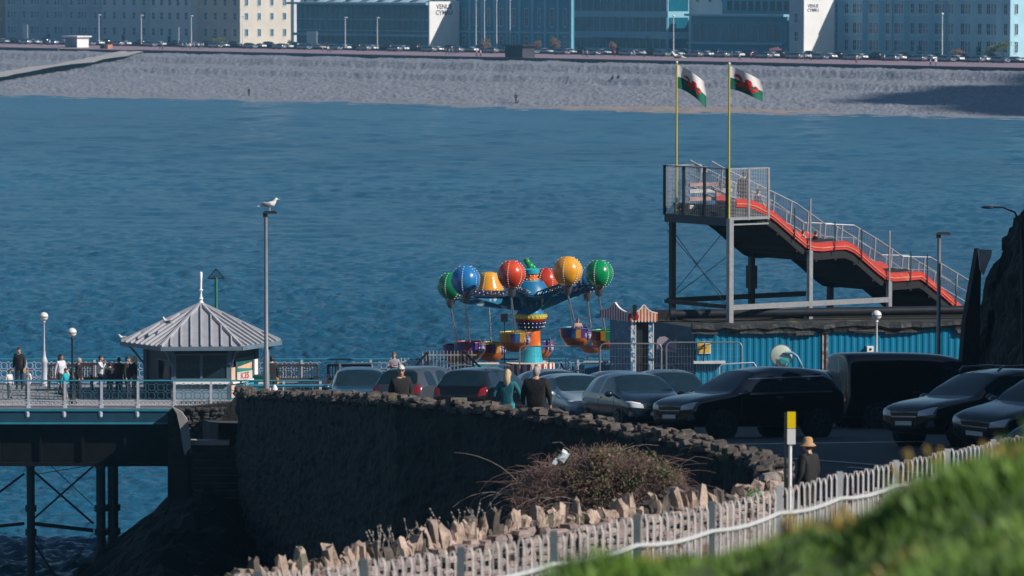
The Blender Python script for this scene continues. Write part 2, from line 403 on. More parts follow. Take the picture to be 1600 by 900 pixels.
# a cloud off to the right added out of view to shade the far beach
tgt = Vector((112, 868, 2)); cc_ = tgt+sv*(440/sv.z)
b = MB(); rc = random.Random(9)
for k in range(26):
    a = rc.uniform(0, 6.28); r_ = rc.random()**.5; b.ball(cc_+Vector((math.cos(a)*r_*26, math.sin(a)*r_*62, rc.uniform(-8, 8))), rc.uniform(10, 17), rc.uniform(16, 28), rc.uniform(8, 14), 12, 8)
tag(b.build('shade_cloud', mat('shade_cloud_white', (.8, .8, .8), 1, vary=.03), smooth=True, fix=False), kind='structure')
# ================================================================== FAR TOWN
def fmat(n, c): return mat(n, tuple(min(.85, v*1.12) for v in c), .8, vary=.08, scale=.25)
cream = fmat('cream_render', (.55, .50, .43)); stoneg = fmat('grey_blue_render', (.36, .46, .54)); paleg = fmat('pale_grey_render', (.50, .56, .60))
tealm = fmat('teal_cladding', (.06, .26, .36)); whitew = fmat('white_wall_render', (.74, .73, .72)); fglass = mat('far_window_glass', (.006, .014, .024), .3, vary=.2, scale=.1)
glz = mat('curtain_wall_glass', (.008, .13, .20), .2, vary=.45, scale=.15, stretch=(1, 1, .4)); slate = mat('slate_roof', (.07, .075, .09), .7, vary=.2, scale=.6)
bandm = fmat('pale_blue_band', (.22, .44, .55)); trimw = fmat('white_trim', (.45, .60, .68)); lettm = mat('dark_lettering', (.02, .03, .06), .6)
_win = {}
def window(parent, x, z, wd, h, y=-.0, end=False, lite=1, framed=trimw):
    """a window on the front (y=0) or on the end wall (x = L)"""
    key = (round(wd, 2), round(h, 2), end, framed.name)
    t = .16
    if key not in _win:
        f = MB(); p = MB()
        if not end:
            for a in ((-wd/2-t, -wd/2), (wd/2, wd/2+t)): f.b6(a[0], a[1], -.12, .05, -h/2-t, h/2+t)
            for a in ((-h/2-t-.06, -h/2), (h/2, h/2+t)): f.b6(-wd/2, wd/2, -.14, .05, a[0], a[1])
            f.b6(-.06, .06, -.07, .05, -h/2, h/2); f.b6(-wd/2, wd/2, -.065, .05, -.05, .05)
            p.b6(-wd/2, wd/2, -.04, .05, -h/2, h/2)
        else:
            for a in ((-wd/2-t, -wd/2), (wd/2, wd/2+t)): f.b6(-.05, .12, a[0], a[1], -h/2-t, h/2+t)
            for a in ((-h/2-t-.06, -h/2), (h/2, h/2+t)): f.b6(-.05, .14, -wd/2, wd/2, a[0], a[1])
            f.b6(-.05, .07, -.06, .06, -h/2, h/2)
            p.b6(-.05, .04, -wd/2, wd/2, -h/2, h/2)
        fo = f.build('window', framed, parent); po = p.build('pane', fglass, fo); _win[key] = (fo, po)
        fo.location = (x, y, z); return fo
    fo, po = _win[key]
    a = fo.copy(); COL.objects.link(a); a.parent = parent; a.location = (x, y, z)
    c = po.copy(); COL.objects.link(c); c.parent = a
    return a
def bld(name, label, p0, p1, wd, cat='building', pe=None, z=ZP+.03):
    A = prom(p0, wd); B = prom(p1, wd); L = (B-A).length
    o = empty(name, (A.x, A.y, z), ANG, label, cat)
    dep = 14
    if pe:
        a = (pe-800)/F*1.0005; dep = (a*B.y-B.x)/(NI.x-a*NI.y)
    return o, L, dep, F/B.y
def sc(D): return F/D
def shell(o, L, dep, h, mt, roof=True, nm='wall'):
    MB().b6(0, L, 0, dep, 0, h).build(nm, mt, o)
    if roof:
        q = MB().b6(-.4, L+.35, -.5, dep+.3, h, h+.5).build('cornice', trimw, o)
        r = MB(); r.prism([(0, .2, h+.5), (0, dep-.2, h+.5), (0, dep*.62, h+4), (0, dep*.38, h+4)], (L, 0, 0)).build('roof', slate, o)
        for i in range(max(1, int(L/14))):
            MB().box((L*(i+.5)/max(1, int(L/14)), dep*.5, h+4.6), (2.4, .9, 2.6)).build('chimney', paleg, o)
def hotel(label, p0, p1, wd, h, mt, cols, rows, pe=None, ecols=0, ww=1.15, bays=(), skip=()):
    o, L, dep, s = bld('hotel', label, p0, p1, wd, 'hotel', pe)
    shell(o, L, dep, h, mt)
    step = L/cols
    for r, (z, hh) in enumerate(rows):
        for c in range(cols):
            x = (c+.5)*step
            if c in bays and r < len(rows)-1: continue
            window(o, x, z, ww, hh)
        for c in range(ecols): window(o, L, z, 1.0, hh, y=dep*(c+.5)/ecols, end=True)
    for c in bays:
        x = (c+.5)*step; w2 = min(step*.42, 1.7); zt = rows[-2][0]+rows[-2][1]/2+.7
        by = MB(); by.prism([(x-w2-.5, 0, .0), (x-w2+.3, -1.1, 0), (x+w2-.3, -1.1, 0), (x+w2+.5, 0, 0)], (0, 0, zt)).build('bay', mt, o)
        MB().prism([(x-w2-.7, 0, zt), (x-w2+.2, -1.3, zt), (x+w2-.2, -1.3, zt), (x+w2+.7, 0, zt)], (0, 0, .3)).build('bay_roof', trimw, o)
        for z, hh in rows[:-1]:
            for dx in (-w2*.42, w2*.42): window(o, x+dx, z, min(.8, w2*.5), hh, y=-1.1)
    for z, hh in rows[1:]: MB().b6(-.02, L+.1, -.13, .02, z-hh/2-.62, z-hh/2-.38).build('string_course', trimw, o)
    MB().b6(L*.45, L*.45+1.4, -.12, .05, 0, 2.4).build('door', lettm, o)
    return o, L, dep
rw = [(3.4, 2.0), (8.0, 1.9), (12.0, 1.9), (15.6, 1.6)]
hotel('brownish hotel block cut by the left edge of the photo behind the promenade', -120, 3, 84, 20, fmat('brown_render', (.33, .25, .22)), 8, rw)
hotel('long grey hotel with shaded bays at the far left behind the white shelter', 10, 157, 80, 17.5, stoneg, 12, rw, bays=(1, 4, 7, 10))
hotel('grey hotel with four window columns right of the white shelter', 158, 234, 80.5, 17.5, paleg, 5, rw, ww=1.3, bays=())
hotel('pale hotel front projecting between the two grey hotels', 235, 299, 78, 17.8, fmat('pale_stone_render', (.56, .60, .62)), 5, rw, ww=1.3)
hotel('cream hotel with a sunlit end wall of windows left of the glass theatre', 300, 376, 80.5, 18, cream, 5, rw, pe=455, ecols=4, ww=1.3)
# glass theatre
o, L, dep, s = bld('theatre', 'wide glass fronted theatre with a white lettered end wall', 462, 675, 80, 'theatre', 716)
H = 12.2
MB().b6(0, L, .5, dep, 0, H-.6).build('wall', tealm, o)
MB().b6(.8, L-.6, .1, .5, 1.0, H-1.4).build('curtain_glass', glz, o)
m = MB()
for i in range(27): x = .8+(L-1.4)*i/26; m.b6(x-.05, x+.05, -.05, .12, 1.0, H-1.4)
for z in (4.4, 7.4): m.b6(.8, L-.6, -.1, .12, z, z+.28)
m.build('mullion', bandm, o)
MB().b6(-1.2, L+.2, -2.2, dep, H-.6, H).build('roof', bandm, o)
MB().b6(-.6, L-.3, -.3, .1, 0, .9).b6(-.6, L-.3, -.6, .1, 3.0, 3.7).build('canopy', bandm, o)
r = MB()
for i in range(7): x = L*(.12+.12*i); r.prism([(x, 2, H), (x+3.6, 2, H), (x+6, dep*.8, H+2.4), (x+2.6, dep*.8, H+2.4)], (0, .3, .25))
r.build('roof_light', trimw, o)
MB().b6(L, L+.5, -1.2, dep, 0, H+.35).build('end_wall', whitew, o)
Me = Matrix.Translation((L+.52, dep*.42, H-1.9)) @ Matrix(((0, 0, 1, 0), (1, 0, 0, 0), (0, 1, 0, 0), (0, 0, 0, 1)))
text_mesh('lettering', 'VENUE\nCYMRU', 1.75, Me, lettm, o, .03)
# teal block
o, L, dep, s = bld('conference_hall', 'tall teal hall with pale pilasters behind four flagpoles', 716, 893, 90, 'hall')
MB().b6(0, L, 0, 20, 0, 17).build('wall', tealm, o)
MB().b6(-.3, L+.3, -.6, 20.3, 17, 17.8).build('parapet', bandm, o)
m = MB()
for i in range(10): x = L*i/9; m.b6(x-.35, x+.35, -.35, .02, 0, 14)
m.b6(0, L, -.3, .02, 4.2, 4.7)
m.build('pilaster', bandm, o)
for i in range(9):
    for z, hh in ((2.2, 2.4), (8.4, 4.6)): window(o, L*(i+.5)/9, z, 1.3 if i % 2 else .9, hh)
# striped conference centre
o, L, dep, s = bld('conference_centre', 'conference block with pale bands between rows of dark glass', 897, 1043, 82, 'building', 1076)
MB().b6(0, L, 0, dep, 0, 18).build('wall', bandm, o)
for z0, z1 in ((1.0, 3.4), (5.2, 8.8), (10.4, 14), (15.4, 17.4)):
    g = MB().b6(.3, L-.3, -.08, .02, z0, z1).b6(L-.02, L+.08, .3, dep-.3, z0, z1).build('glass_band', glz, o)
    m = MB()
    for i in range(15): x = .3+(L-.6)*i/14; m.b6(x-.1, x+.1, -.2, -.06, z0, z1)
    m.build('mullion', bandm, g)
MB().b6(L*.2, L*.8, -1.5, 0, 3.6, 4.0).build('canopy', bandm, o)
# low glass wing
o, L, dep, s = bld('glass_wing', 'low glass fronted wing with roof terrace left of the blank white wall', 1079, 1229, 86, 'building', 1250)
MB().b6(0, L, 0, dep, 0, 9.2).build('wall', tealm, o)
g = MB().b6(1, L-2, -.08, .02, 3.0, 7.2).build('glass_band', glz, o)
m = MB()
for i in range(13): x = 1+(L-3)*i/12; m.b6(x-.07, x+.07, -.2, -.06, 3, 7.2)
m.build('mullion', bandm, g)
MB().b6(-.8, L+.4, -1.6, .3, 9.2, 9.8).build('roof_edge', bandm, o)
MB().b6(-.4, L-.6, -1.0, 0, 2.2, 2.8).build('canopy', bandm, o)
MB().b6(4, L-2, 7, dep+14, 9.3, 14.5).build('upper_storey', tealm, o)
m = MB()
for i in range(9): x = 6+(L-12)*i/9; m.b6(x, x+1.7, 6.9, 7.02, 10.6, 13)
m.build('upper_window', fglass, o)
m = MB()
for i in range(3): m.b6(L*(.25+.2*i), L*(.25+.2*i)+4.5, 9, 13, 14.5, 16.4)
m.build('rooftop_plant', whitew, o)
# white blank wall block
o, L, dep, s = bld('white_walled_building', 'building with a tall blank sunlit white end wall and small lettering', 1232, 1255, 80, 'building', 1301)
MB().b6(0, L, 0, dep-.1, 0, 13.6).build('wall', stoneg, o)
MB().b6(L, L+.4, -.3, dep, 0, 13.4).build('end_wall', whitew, o)
MB().b6(L-2.5, L+.2, 1.5, 5.8, 13.6, 15.2).build('rooftop_box', whitew, o)
Me = Matrix.Translation((L+.42, dep*.27, 11.4)) @ Matrix(((0, 0, 1, 0), (1, 0, 0, 0), (0, 1, 0, 0), (0, 0, 0, 1)))
text_mesh('lettering', 'VENUE\nCYMRU', 1.15, Me, lettm, o, .03)
for z in (4.5, 9): window(o, L*.5, z, 1.2, 2.2)
# victorian terrace
rv = [(2.4, 2.6), (6.6, 2.6), (11.4, 2.3), (15.0, 1.5)]
for k, (a, c, cols, bays, lb) in enumerate(((1303, 1392, 7, (0, 3, 5), 'shaded victorian hotel directly right of the blank white wall'), (1393, 1482, 7, (1, 4, 6), 'middle shaded victorian hotel of the terrace on the right'),)):
    hotel(lb, a, c, 93+.4*k, 17.5, fmat('blue_grey_stucco', (.24, .48, .60)), cols, rv, bays=bays)
hotel('victorian hotel at the right edge with a bright sunlit end wall', 1483, 1577, 93, 17.5, fmat('blue_white_stucco', (.32, .54, .64)), 7, rv, bays=(0, 2, 5), pe=1650, ecols=4)
# blocks behind to close the gaps at the top of the frame
for px0, px1, wd, h in ((-60, 460, 126, 16), (470, 720, 118, 14), (880, 1060, 120, 15), (1060, 1300, 124, 15.5), (1290, 1640, 132, 18)):
    o, L, dep, s = bld('back_street_building', 'grey back street building partly seen above the roofs behind '+{-60: 'the left hotels', 470: 'the glass theatre', 880: 'the banded conference block', 1060: 'the low glass wing', 1290: 'the victorian terrace'}[px0], px0, px1, wd)
    shell(o, L, 12, h, paleg)
    for i in range(int(L/5)): window(o, 2.5+5*i, h-2.2, 1.2, 1.6)
# beach shelters
def shelter(px, wd, L, H, label, rm, wm):
    p = prom(px, wd); o = empty('shelter', p, ANG, label, 'shelter')
    MB().b6(-L/2-.8, L/2+.8, -2.4, 2.4, H, H+.35).build('roof', rm, o)
    MB().b6(-L/2, L/2, -.1, .1, 0, H).b6(-L/2, -L/2+.15, -1.8, 1.8, 0, H).b6(-L/2+.3, L/2-.3, 1.6, 1.8, 0, H).build('wall', wm[0], o)
    MB().b6(L/2-.15, L/2+.05, -1.9, 1.9, 0, H).build('end_wall', wm[1], o)
    MB().b6(-L/2+.5, L/2-.5, -.7, -.2, .4, .5).build('bench', timber, o)
shelter(121, 18, 6.0, 2.8, 'white flat roofed seafront shelter at the far left', whitew, (stoneg, whitew))
shelter(812, 6, 6.6, 2.7, 'dark seafront shelter at the middle of the promenade edge', dsteel, (dwall, dwall))
p = prom(168, 10); o = empty('skip_bin', p, ANG, 'small orange and black box beside the white shelter', 'bin')
MB().b6(-2, 0, -.8, .8, 0, 1.2).build('dark_half', black, o); MB().b6(0, 1.6, -.8, .8, 0, 1.1).build('orange_half', mat('orange_box', (.5, .2, .1), .6), o)
# flagpoles / lamp poles in front
def pole(px, wd, h, name, label, cat, grp=None, head=None):
    p = prom(px, wd); o = empty(name, p, 0, label, cat, grp)
    MB().tube([(0, 0, 0), (0, 0, h)], [.13, .08], 6).build('shaft', white, o)
    if head == 'ball': MB().ball((0, 0, h+.15), .3, n=8, m=6).build('finial', white, o)
    if head == 'lamp': MB().ball((.2, 0, h), .5, .25, .14, n=8, m=5).build('lamp_head', white, o)
    return o
for px, lab in ((744, 'leftmost of four white flagpoles in front of the teal hall'), (757, 'second white flagpole from the left before the teal hall'), (776, 'third white flagpole from the left before the teal hall'), (797, 'rightmost of four white flagpoles in front of the teal hall')):
    pole(px, 74, 13, 'flagpole', lab, 'flagpole', 'flagpoles before the teal hall', 'ball')
pole(1052, 46, 9.5, 'flagpole', 'single white flagpole before the banded conference block', 'flagpole', None, 'ball')
pole(1471, 46, 10.5, 'flagpole', 'single white flagpole before the victorian terrace', 'flagpole', None, 'ball')
for px, nm in ((156, 'the left grey hotels'), (222, 'the pale hotel front'), (300, 'the cream hotel'), (540, 'the left of the glass theatre'), (590, 'the middle of the glass theatre'), (380, 'the sunlit cream end wall')):
    pole(px, 46, 8.5, 'street_lamp', 'thin distant street lamp in front of '+nm, 'street lamp', 'street lamps along the promenade road', 'lamp')
# small signs
for px, wd, w_, h_, lab in ((41, 60, 2.6, 4.0, 'pale upright sign board before the left grey hotel'), (488, 58, 4.6, 3.2, 'square white sign board before the glass theatre'), (279, 60, 1.1, 4.0, 'narrow white banner before the pale hotel front')):
    p = prom(px, wd); o = empty('sign_board', p, ANG, lab, 'sign'); MB().b6(-w_/2, w_/2, -.06, .06, 1.3, 1.3+h_).build('panel', paleg, o); MB().b6(-.1, .1, -.05, .05, 0, 1.3).build('post', grey, o)
# prom railing (dark line in front of the cars)
o = empty('promenade_railing', prom(-50, 44), ANG, 'long dark railing between the promenade and the road', 'railing')
A = prom(-50, 44); Bq = prom(1700, 44); LL = (Bq-A).length
MB().b6(0, LL, -.04, .04, 1.0, 1.1).b6(0, LL, -.03, .03, .5, .56).b6(0, LL, -.2, .2, 0, .55).build('rail', dsteel, o)
m = MB()
for i in range(int(LL/2.5)): m.b6(i*2.5, i*2.5+.08, -.04, .04, 0, 1.0)
tag(m.build('railing_post', dsteel, o), kind='stuff')
# shrubs and palms between road and buildings
leafg = mat('far_shrub_leaves', (.05, .07, .03), .8, scale=1.2, col2=(.10, .12, .05)); brownl = mat('far_brown_shrub', (.13, .085, .06), .85, vary=.3)
def leafball(m, c, r, n, sz, sq=.8):
    for i in range(n):
        d = Vector((random.gauss(0, 1), random.gauss(0, 1), random.gauss(0, 1))).normalized()*r*random.uniform(.45, 1); d.z *= sq
        p = Vector(c)+d; a = Vector((random.gauss(0, 1), random.gauss(0, 1), random.gauss(0, 1))).normalized(); t = a.orthogonal().normalized()*sz*random.uniform(.6, 1.3); s_ = a*sz*random.uniform(.4, 1)
        m.add([p-t, p+s_, p+t, p-s_], [(0, 1, 2, 3)])
def shrub(px, wd, r, h, label, lm=leafg, trunk=1.0, cat='tree', nm='seafront_tree'):
    p = prom(px, wd); o = empty(nm, p, 0, label, cat, 'trees and shrubs along the road')
    MB().tube([(0, 0, 0), (.1, 0, trunk*.6), (0, .1, trunk+h*.3)], [.16, .12, .07], 6).build('trunk', timber, o)
    m = MB()
    for k in range(5): leafball(m, (random.uniform(-.4, .4)*r, random.uniform(-.4, .4)*r, trunk+h*.5+random.uniform(-.2, .25)*h), r*.6, 70, .22, h/r*.6)
    m.build('crown', lm, o, fix=False)
shrub(1546, 60, 2.4, 2.6, 'left of two dark round trees before the right end hotel'); shrub(1566, 60, 2.5, 3.0, 'right of two dark round trees before the right end hotel', trunk=1.4)
shrub(1493, 60, 2.0, 2.2, 'low reddish shrub before the right end hotel', brownl, .3)
shrub(755, 60, 2.3, 3.0, 'brown palm like shrub before the teal hall on the left', brownl, .4); shrub(870, 60, 2.0, 3.4, 'brown palm like shrub before the right end of the teal hall', brownl, .5)
shrub(840, 62, 1.6, 2.5, 'small shrub right of the dark seafront shelter', brownl, .4); shrub(958, 60, 1.5, 2.4, 'small brown shrub before the banded conference block', brownl, .4)
shrub(345, 62, 3.2, 2.2, 'wide low shrub before the sunlit cream hotel', leafg, .3); shrub(455, 62, 1.5, 1.6, 'small dark shrub between the cream hotel and the glass theatre', leafg, .3)
shrub(1210, 62, 1.6, 2.0, 'pink flowering shrub before the low glass wing', mat('pink_flowers', (.3, .13, .17), .8, vary=.4), .3)
# ================================================================== CAR AND PERSON BUILDERS
def paint(n, c, metal=.3): return mat(n, c, .22, metal, vary=.08, scale=1.2, coat=1, bump=0)
P_black = paint('black_car_paint', (.006, .007, .009)); P_navy = paint('navy_car_paint', (.012, .028, .05)); P_silver = paint('silver_car_paint', (.20, .23, .27), .6)
P_pale = paint('pale_blue_car_paint', (.32, .42, .50)); P_blue = paint('blue_car_paint', (.03, .11, .19)); P_grey = paint('grey_car_paint', (.10, .115, .14), .5); P_white = paint('white_car_paint', (.7, .72, .74), 0); P_red = paint('red_car_paint', (.25, .03, .03), 0)
cglass = mat('car_window_glass', (.010, .026, .038), .04, vary=.3, spec=1)  # blue base tint stands in for sky reflected in the windows
tyre = mat('tyre_rubber', (.012, .012, .013), .85); rimm = mat('alloy_rim', (.10, .11, .12), .35, .8); chrome = mat('chrome_trim', (.5, .53, .56), .2, .9)
lens = mat('headlight_lens', (.55, .6, .65), .12, 0, coat=1); tail = mat('tail_light_red', (.35, .01, .012), .2, coat=1); platey = mat('number_plate', (.6, .58, .4), .5); platew = mat('white_number_plate', (.7, .7, .68), .5)
HOOD, W_, G, Pp, R_ = 'H', 'W', 'G', 'P', 'R'
CT = {
 # x, zb, belt, top, wbody, wtop, (top flag, side flag) of the segment behind this station
 'suv': dict(L=4.7, st=[(2.36, .42, .70, .76, .70, .60, 'H', 'H'), (2.26, .27, .84, .93, .88, .70, 'H', 'H'), (1.6, .25, .95, 1.04, .95, .74, 'H', 'H'), (1.08, .25, 1.0, 1.09, .95, .80, 'W', 'P'), (.78, .25, 1.02, 1.33, .95, .76, 'W', 'G'), (.30, .25, 1.03, 1.60, .95, .69, 'P', 'G'), (-.28, .25, 1.05, 1.68, .95, .68, 'P', 'P'), (-.38, .25, 1.05, 1.69, .95, .68, 'P', 'G'), (-1.15, .25, 1.07, 1.68, .95, .67, 'P', 'P'), (-1.27, .25, 1.08, 1.67, .95, .67, 'P', 'G'), (-1.85, .27, 1.10, 1.62, .94, .65, 'P', 'P'), (-2.02, .28, 1.10, 1.57, .93, .62, 'R', 'P'), (-2.27, .3, 1.08, 1.14, .92, .74, 'H', 'H'), (-2.36, .42, .80, .86, .82, .70, 'H', 'H')]),
 'hatch': dict(L=4.1, st=[(2.05, .4, .62, .66, .66, .55, 'H', 'H'), (1.95, .24, .76, .84, .82, .66, 'H', 'H'), (1.45, .22, .86, .96, .87, .70, 'H', 'H'), (1.02, .22, .90, 1.02, .88, .76, 'W', 'P'), (.68, .22, .92, 1.24, .88, .71, 'W', 'G'), (.25, .22, .94, 1.44, .88, .64, 'P', 'G'), (-.28, .22, .95, 1.50, .88, .63, 'P', 'P'), (-.37, .22, .95, 1.50, .88, .63, 'P', 'G'), (-1.1, .22, .98, 1.47, .87, .62, 'P', 'P'), (-1.6, .24, 1.0, 1.40, .86, .60, 'R', 'P'), (-1.95, .28, .95, 1.02, .84, .68, 'H', 'H'), (-2.05, .4, .70, .75, .74, .62, 'H', 'H')]),
 'van': dict(L=4.6, st=[(2.3, .42, .80, .86, .80, .70, 'H', 'H'), (2.2, .27, 1.0, 1.08, .92, .76, 'H', 'H'), (1.75, .25, 1.1, 1.22, .95, .84, 'W', 'P'), (1.4, .25, 1.12, 1.6, .95, .82, 'W', 'G'), (1.05, .25, 1.12, 1.90, .95, .87, 'P', 'G'), (.5, .25, 1.12, 2.0, .95, .91, 'P', 'P'), (-.6, .25, 1.12, 2.03, .95, .92, 'P', 'P'), (-1.9, .25, 1.12, 2.03, .95, .92, 'P', 'P'), (-2.22, .28, 1.12, 2.01, .95, .91, 'P', 'P'), (-2.3, .32, 1.1, 1.97, .94, .89, 'P', 'P')]),
}
def split_islands(faces_idx, me):
    e2f = {}
    for i in faces_idx:
        for e in me.polygons[i].edge_keys: e2f.setdefault(e, []).append(i)
    seen = set(); out = []
    for i in faces_idx:
        if i in seen: continue
        st_ = [i]; seen.add(i); isl = []
        while st_:
            j = st_.pop(); isl.append(j)
            for e in me.polygons[j].edge_keys:
                for k in e2f[e]:
                    if k not in seen: seen.add(k); st_.append(k)
        out.append(isl)
    return out
def sub_mesh(me, idx, name, mt, parent, smooth=True, off=0):
    vm = {}; vs = []; fs = []
    for i in idx:
        f = []
        for v in me.polygons[i].vertices:
            if v not in vm: vm[v] = len(vs); vs.append(me.vertices[v].co[:])
            f.append(vm[v])
        fs.append(f)
    m2 = bpy.data.meshes.new(name); m2.from_pydata(vs, [], fs); m2.materials.append(mt)
    m2.polygons.foreach_set('use_smooth', [smooth]*len(fs))
    o = bpy.data.objects.new(name, m2); COL.objects.link(o); o.parent = parent; return o
def make_car(kind, pm, label=None, group=None, lod=2, rails=False, bars=False, name='parked_car', cat='car', S=(1, 1, 1), small=False, drl=False, chr_=False):
    root = empty(name, (0, 0, 0), 0, label, cat, group)
    stn = CT[kind]['st']; nS = len(stn); vs = []; fs = []; mi = []
    for (x, zb, zt, top, wb, wt, a, c) in stn:
        wt2 = wt; half = [(0, zb), (.78*wb, zb), (wb*.97, zb+.16), (wb, lerp(zb+.16, zt, .6)), (wb*.955, zt), (wt2, lerp(zt, top, .86)), (wt2*.72, top-.006), (0, top+.01)]
        ring = half+[(-y, z) for y, z in half[-2:0:-1]]
        vs += [(x*S[0], y*S[1], z*S[2]) for y, z in ring]
    n = 14
    for i in range(nS-1):
        ft, fsd = stn[i][6], stn[i][7]
        for k in range(n):
            k2 = (k+1) % n; fs.append((i*n+k, i*n+k2, (i+1)*n+k2, (i+1)*n+k))
            band = k if k < 7 else 13-k
            code = 0
            if band in (5, 6) and ft in ('W', 'R'): code = 1 if ft == 'W' else 2
            if band == 4 and fsd == 'G': code = 3
            mi.append(code)
    for base, flip in ((0, 0), ((nS-1)*n, 1)):
        for k in range(0, 7):
            a_, b_ = base+k, base+k+1; c_, d_ = base+(n-k-1) % n, base+(n-k) % n
            if k == 0: f = (a_, b_, base+13)
            elif k == 6: f = (a_, b_, c_+0) if False else (base+6, base+7, base+8)
            else: f = (a_, b_, c_, d_)
            fs.append(f); mi.append(0)
    me = bpy.data.meshes.new('shell'); me.from_pydata(vs, [], fs)
    me.polygons.foreach_set('material_index', mi)
    for m_ in range(4): me.materials.append(pm)
    me.update()
    ob = bpy.data.objects.new('shell', me); COL.objects.link(ob)
    bm = bmesh.new(); bm.from_mesh(me); bmesh.ops.recalc_face_normals(bm, faces=bm.faces)
    cl = bm.edges.layers.float.get('crease_edge') or bm.edges.layers.float.new('crease_edge')
    for e in bm.edges:
        ms = {f.material_index for f in e.link_faces}
        if len(ms) > 1: e[cl] = .45
        i0 = e.verts[0].index % n; i1 = e.verts[1].index % n
        if i0 == i1 and i0 in (4, 10): e[cl] = max(e[cl], .5)
    bm.to_mesh(me); bm.free()
    sb = ob.modifiers.new('s', 'SUBSURF'); sb.levels = lod; sb.render_levels = lod
    dg = bpy.context.evaluated_depsgraph_get(); ev = bpy.data.meshes.new_from_object(ob.evaluated_get(dg)); bpy.data.objects.remove(ob)
    groups = {0: [], 1: [], 2: [], 3: []}
    for p in ev.polygons: groups[p.material_index].append(p.index)
    bvh = BVHTree.FromPolygons([v.co[:] for v in ev.vertices], [p.vertices[:] for p in ev.polygons])
    body = sub_mesh(ev, groups[0], 'body', pm, root)
    for isl in split_islands(groups[1], ev): sub_mesh(ev, isl, 'windscreen', cglass, root)
    for isl in split_islands(groups[2], ev): sub_mesh(ev, isl, 'rear_window', cglass, root)
    for isl in split_islands(groups[3], ev): sub_mesh(ev, isl, 'side_window', cglass, root)
    L2 = CT[kind]['L']/2*S[0]; Wd = .95*S[1]*(.92 if kind == 'hatch' else 1)
    def patch(nm, face, q, mt, parent=root, off=.012, nx=6, ny=4):
        """q: four (a, z) corners on the face; 'F','B' look along x (a = y), 'L','R' along y (a = x)"""
        b = MB(); ok = True
        for j in range(ny+1):
            for i in range(nx+1):
                u, v = i/nx, j/ny
                a = lerp(lerp(q[0][0], q[1][0], u), lerp(q[3][0], q[2][0], u), v); z = lerp(lerp(q[0][1], q[1][1], u), lerp(q[3][1], q[2][1], u), v)
                if face in 'FB':
                    sgn = 1 if face == 'F' else -1; h = bvh.ray_cast(Vector((4*sgn, a, z)), Vector((-sgn, 0, 0)))
                else:
                    sgn = 1 if face == 'L' else -1; h = bvh.ray_cast(Vector((a, 3*sgn, z)), Vector((0, -sgn, 0)))
                if h[0] is None: return None
                b.v.append(tuple(h[0]+h[1]*off*(1 if h[1].dot(Vector((sgn, 0, 0)) if face in 'FB' else Vector((0, sgn, 0))) > 0 else -1)))
        for j in range(ny):
            for i in range(nx): b.f.append((j*(nx+1)+i, j*(nx+1)+i+1, (j+1)*(nx+1)+i+1, (j+1)*(nx+1)+i)); b.m.append(0)
        return b.build(nm, mt, parent, smooth=True)
    k = S[2]*(1 if kind != 'hatch' else .9)
    for s in (1, -1):
        patch('headlight', 'F', [(s*.42*S[1], .66*k), (s*.80*S[1], .70*k), (s*.82*S[1], .86*k), (s*.45*S[1], .77*k)], lens)
        if drl: patch('running_light', 'F', [(s*.50*S[1], .77*k), (s*.80*S[1], .83*k), (s*.80*S[1], .86*k), (s*.50*S[1], .80*k)], mat('lit_running_light', (.95, .97, 1), .3), off=.02, ny=1)
        ztl = 1.0*k if kind != 'van' else .9
        patch('tail_light', 'B', [(s*.60*S[1], (ztl-.16)), (s*.84*S[1], (ztl-.12)), (s*.83*S[1], ztl+.12), (s*.66*S[1], ztl+.06)], tail)
        fc = 'L' if s > 0 else 'R'
        if chr_:
            patch('window_trim', fc, [(.95*S[0], 1.035), (-1.9*S[0], 1.10), (-1.9*S[0], 1.135), (.95*S[0], 1.07)], chrome, off=.02, nx=16, ny=1)
            patch('window_trim', fc, [(.55*S[0], 1.40), (-1.75*S[0], 1.475), (-1.75*S[0], 1.505), (.55*S[0], 1.43)], chrome, off=.02, nx=16, ny=1)
        if not small:
            patch('door_handle', fc, [(-.15, .94*k), (-.37, .94*k), (-.37, .98*k), (-.15, .98*k)], chrome, off=.025, ny=1)
            patch('door_seam', fc, [(.88*S[0], .4), (.90*S[0], .4), (.90*S[0], .96*k), (.88*S[0], .96*k)], black, off=.006, nx=1)
            patch('door_seam', fc, [(-.32*S[0], .4), (-.34*S[0], .4), (-.34*S[0], 1.0*k), (-.32*S[0], 1.0*k)], black, off=.006, nx=1)
            patch('sill_trim', fc, [(1.0*S[0], .34), (-1.0*S[0], .34), (-1.0*S[0], .44), (1.0*S[0], .44)], black, off=.02, ny=1)
            m = MB(); m.ball((.86*S[0], s*(Wd+.10), 1.06*k), .1, .13, .085, 10, 6); m.beam((.86*S[0], s*(Wd-.08), 1.02*k), (.86*S[0], s*(Wd+.05), 1.04*k), .05)
            m.build('wing_mirror', pm, root, smooth=True)
    patch('grille', 'F', [(-.40*S[1], .56*k), (.40*S[1], .56*k), (.44*S[1], .74*k), (-.44*S[1], .74*k)], black)
    patch('lower_grille', 'F', [(-.6*S[1], .34*k), (.6*S[1], .34*k), (.55*S[1], .46*k), (-.55*S[1], .46*k)], black)
    if not small:
        for s in (1, -1): patch('fog_light_trim', 'F', [(s*.62, .42*k), (s*.80, .46*k), (s*.80, .58*k), (s*.70, .54*k)], chrome, nx=2, ny=2)
        g_ = patch('grille_bar', 'F', [(-.40*S[1], .64*k), (.40*S[1], .64*k), (.40*S[1], .67*k), (-.40*S[1], .67*k)], chrome, off=.03, ny=1)
    patch('number_plate', 'F', [(-.26, .47*k), (.26, .47*k), (.26, .56*k), (-.26, .56*k)], platew, off=.03)
    patch('number_plate', 'B', [(-.26, .70*k), (.26, .70*k), (.26, .81*k), (-.26, .81*k)], platey, off=.03)
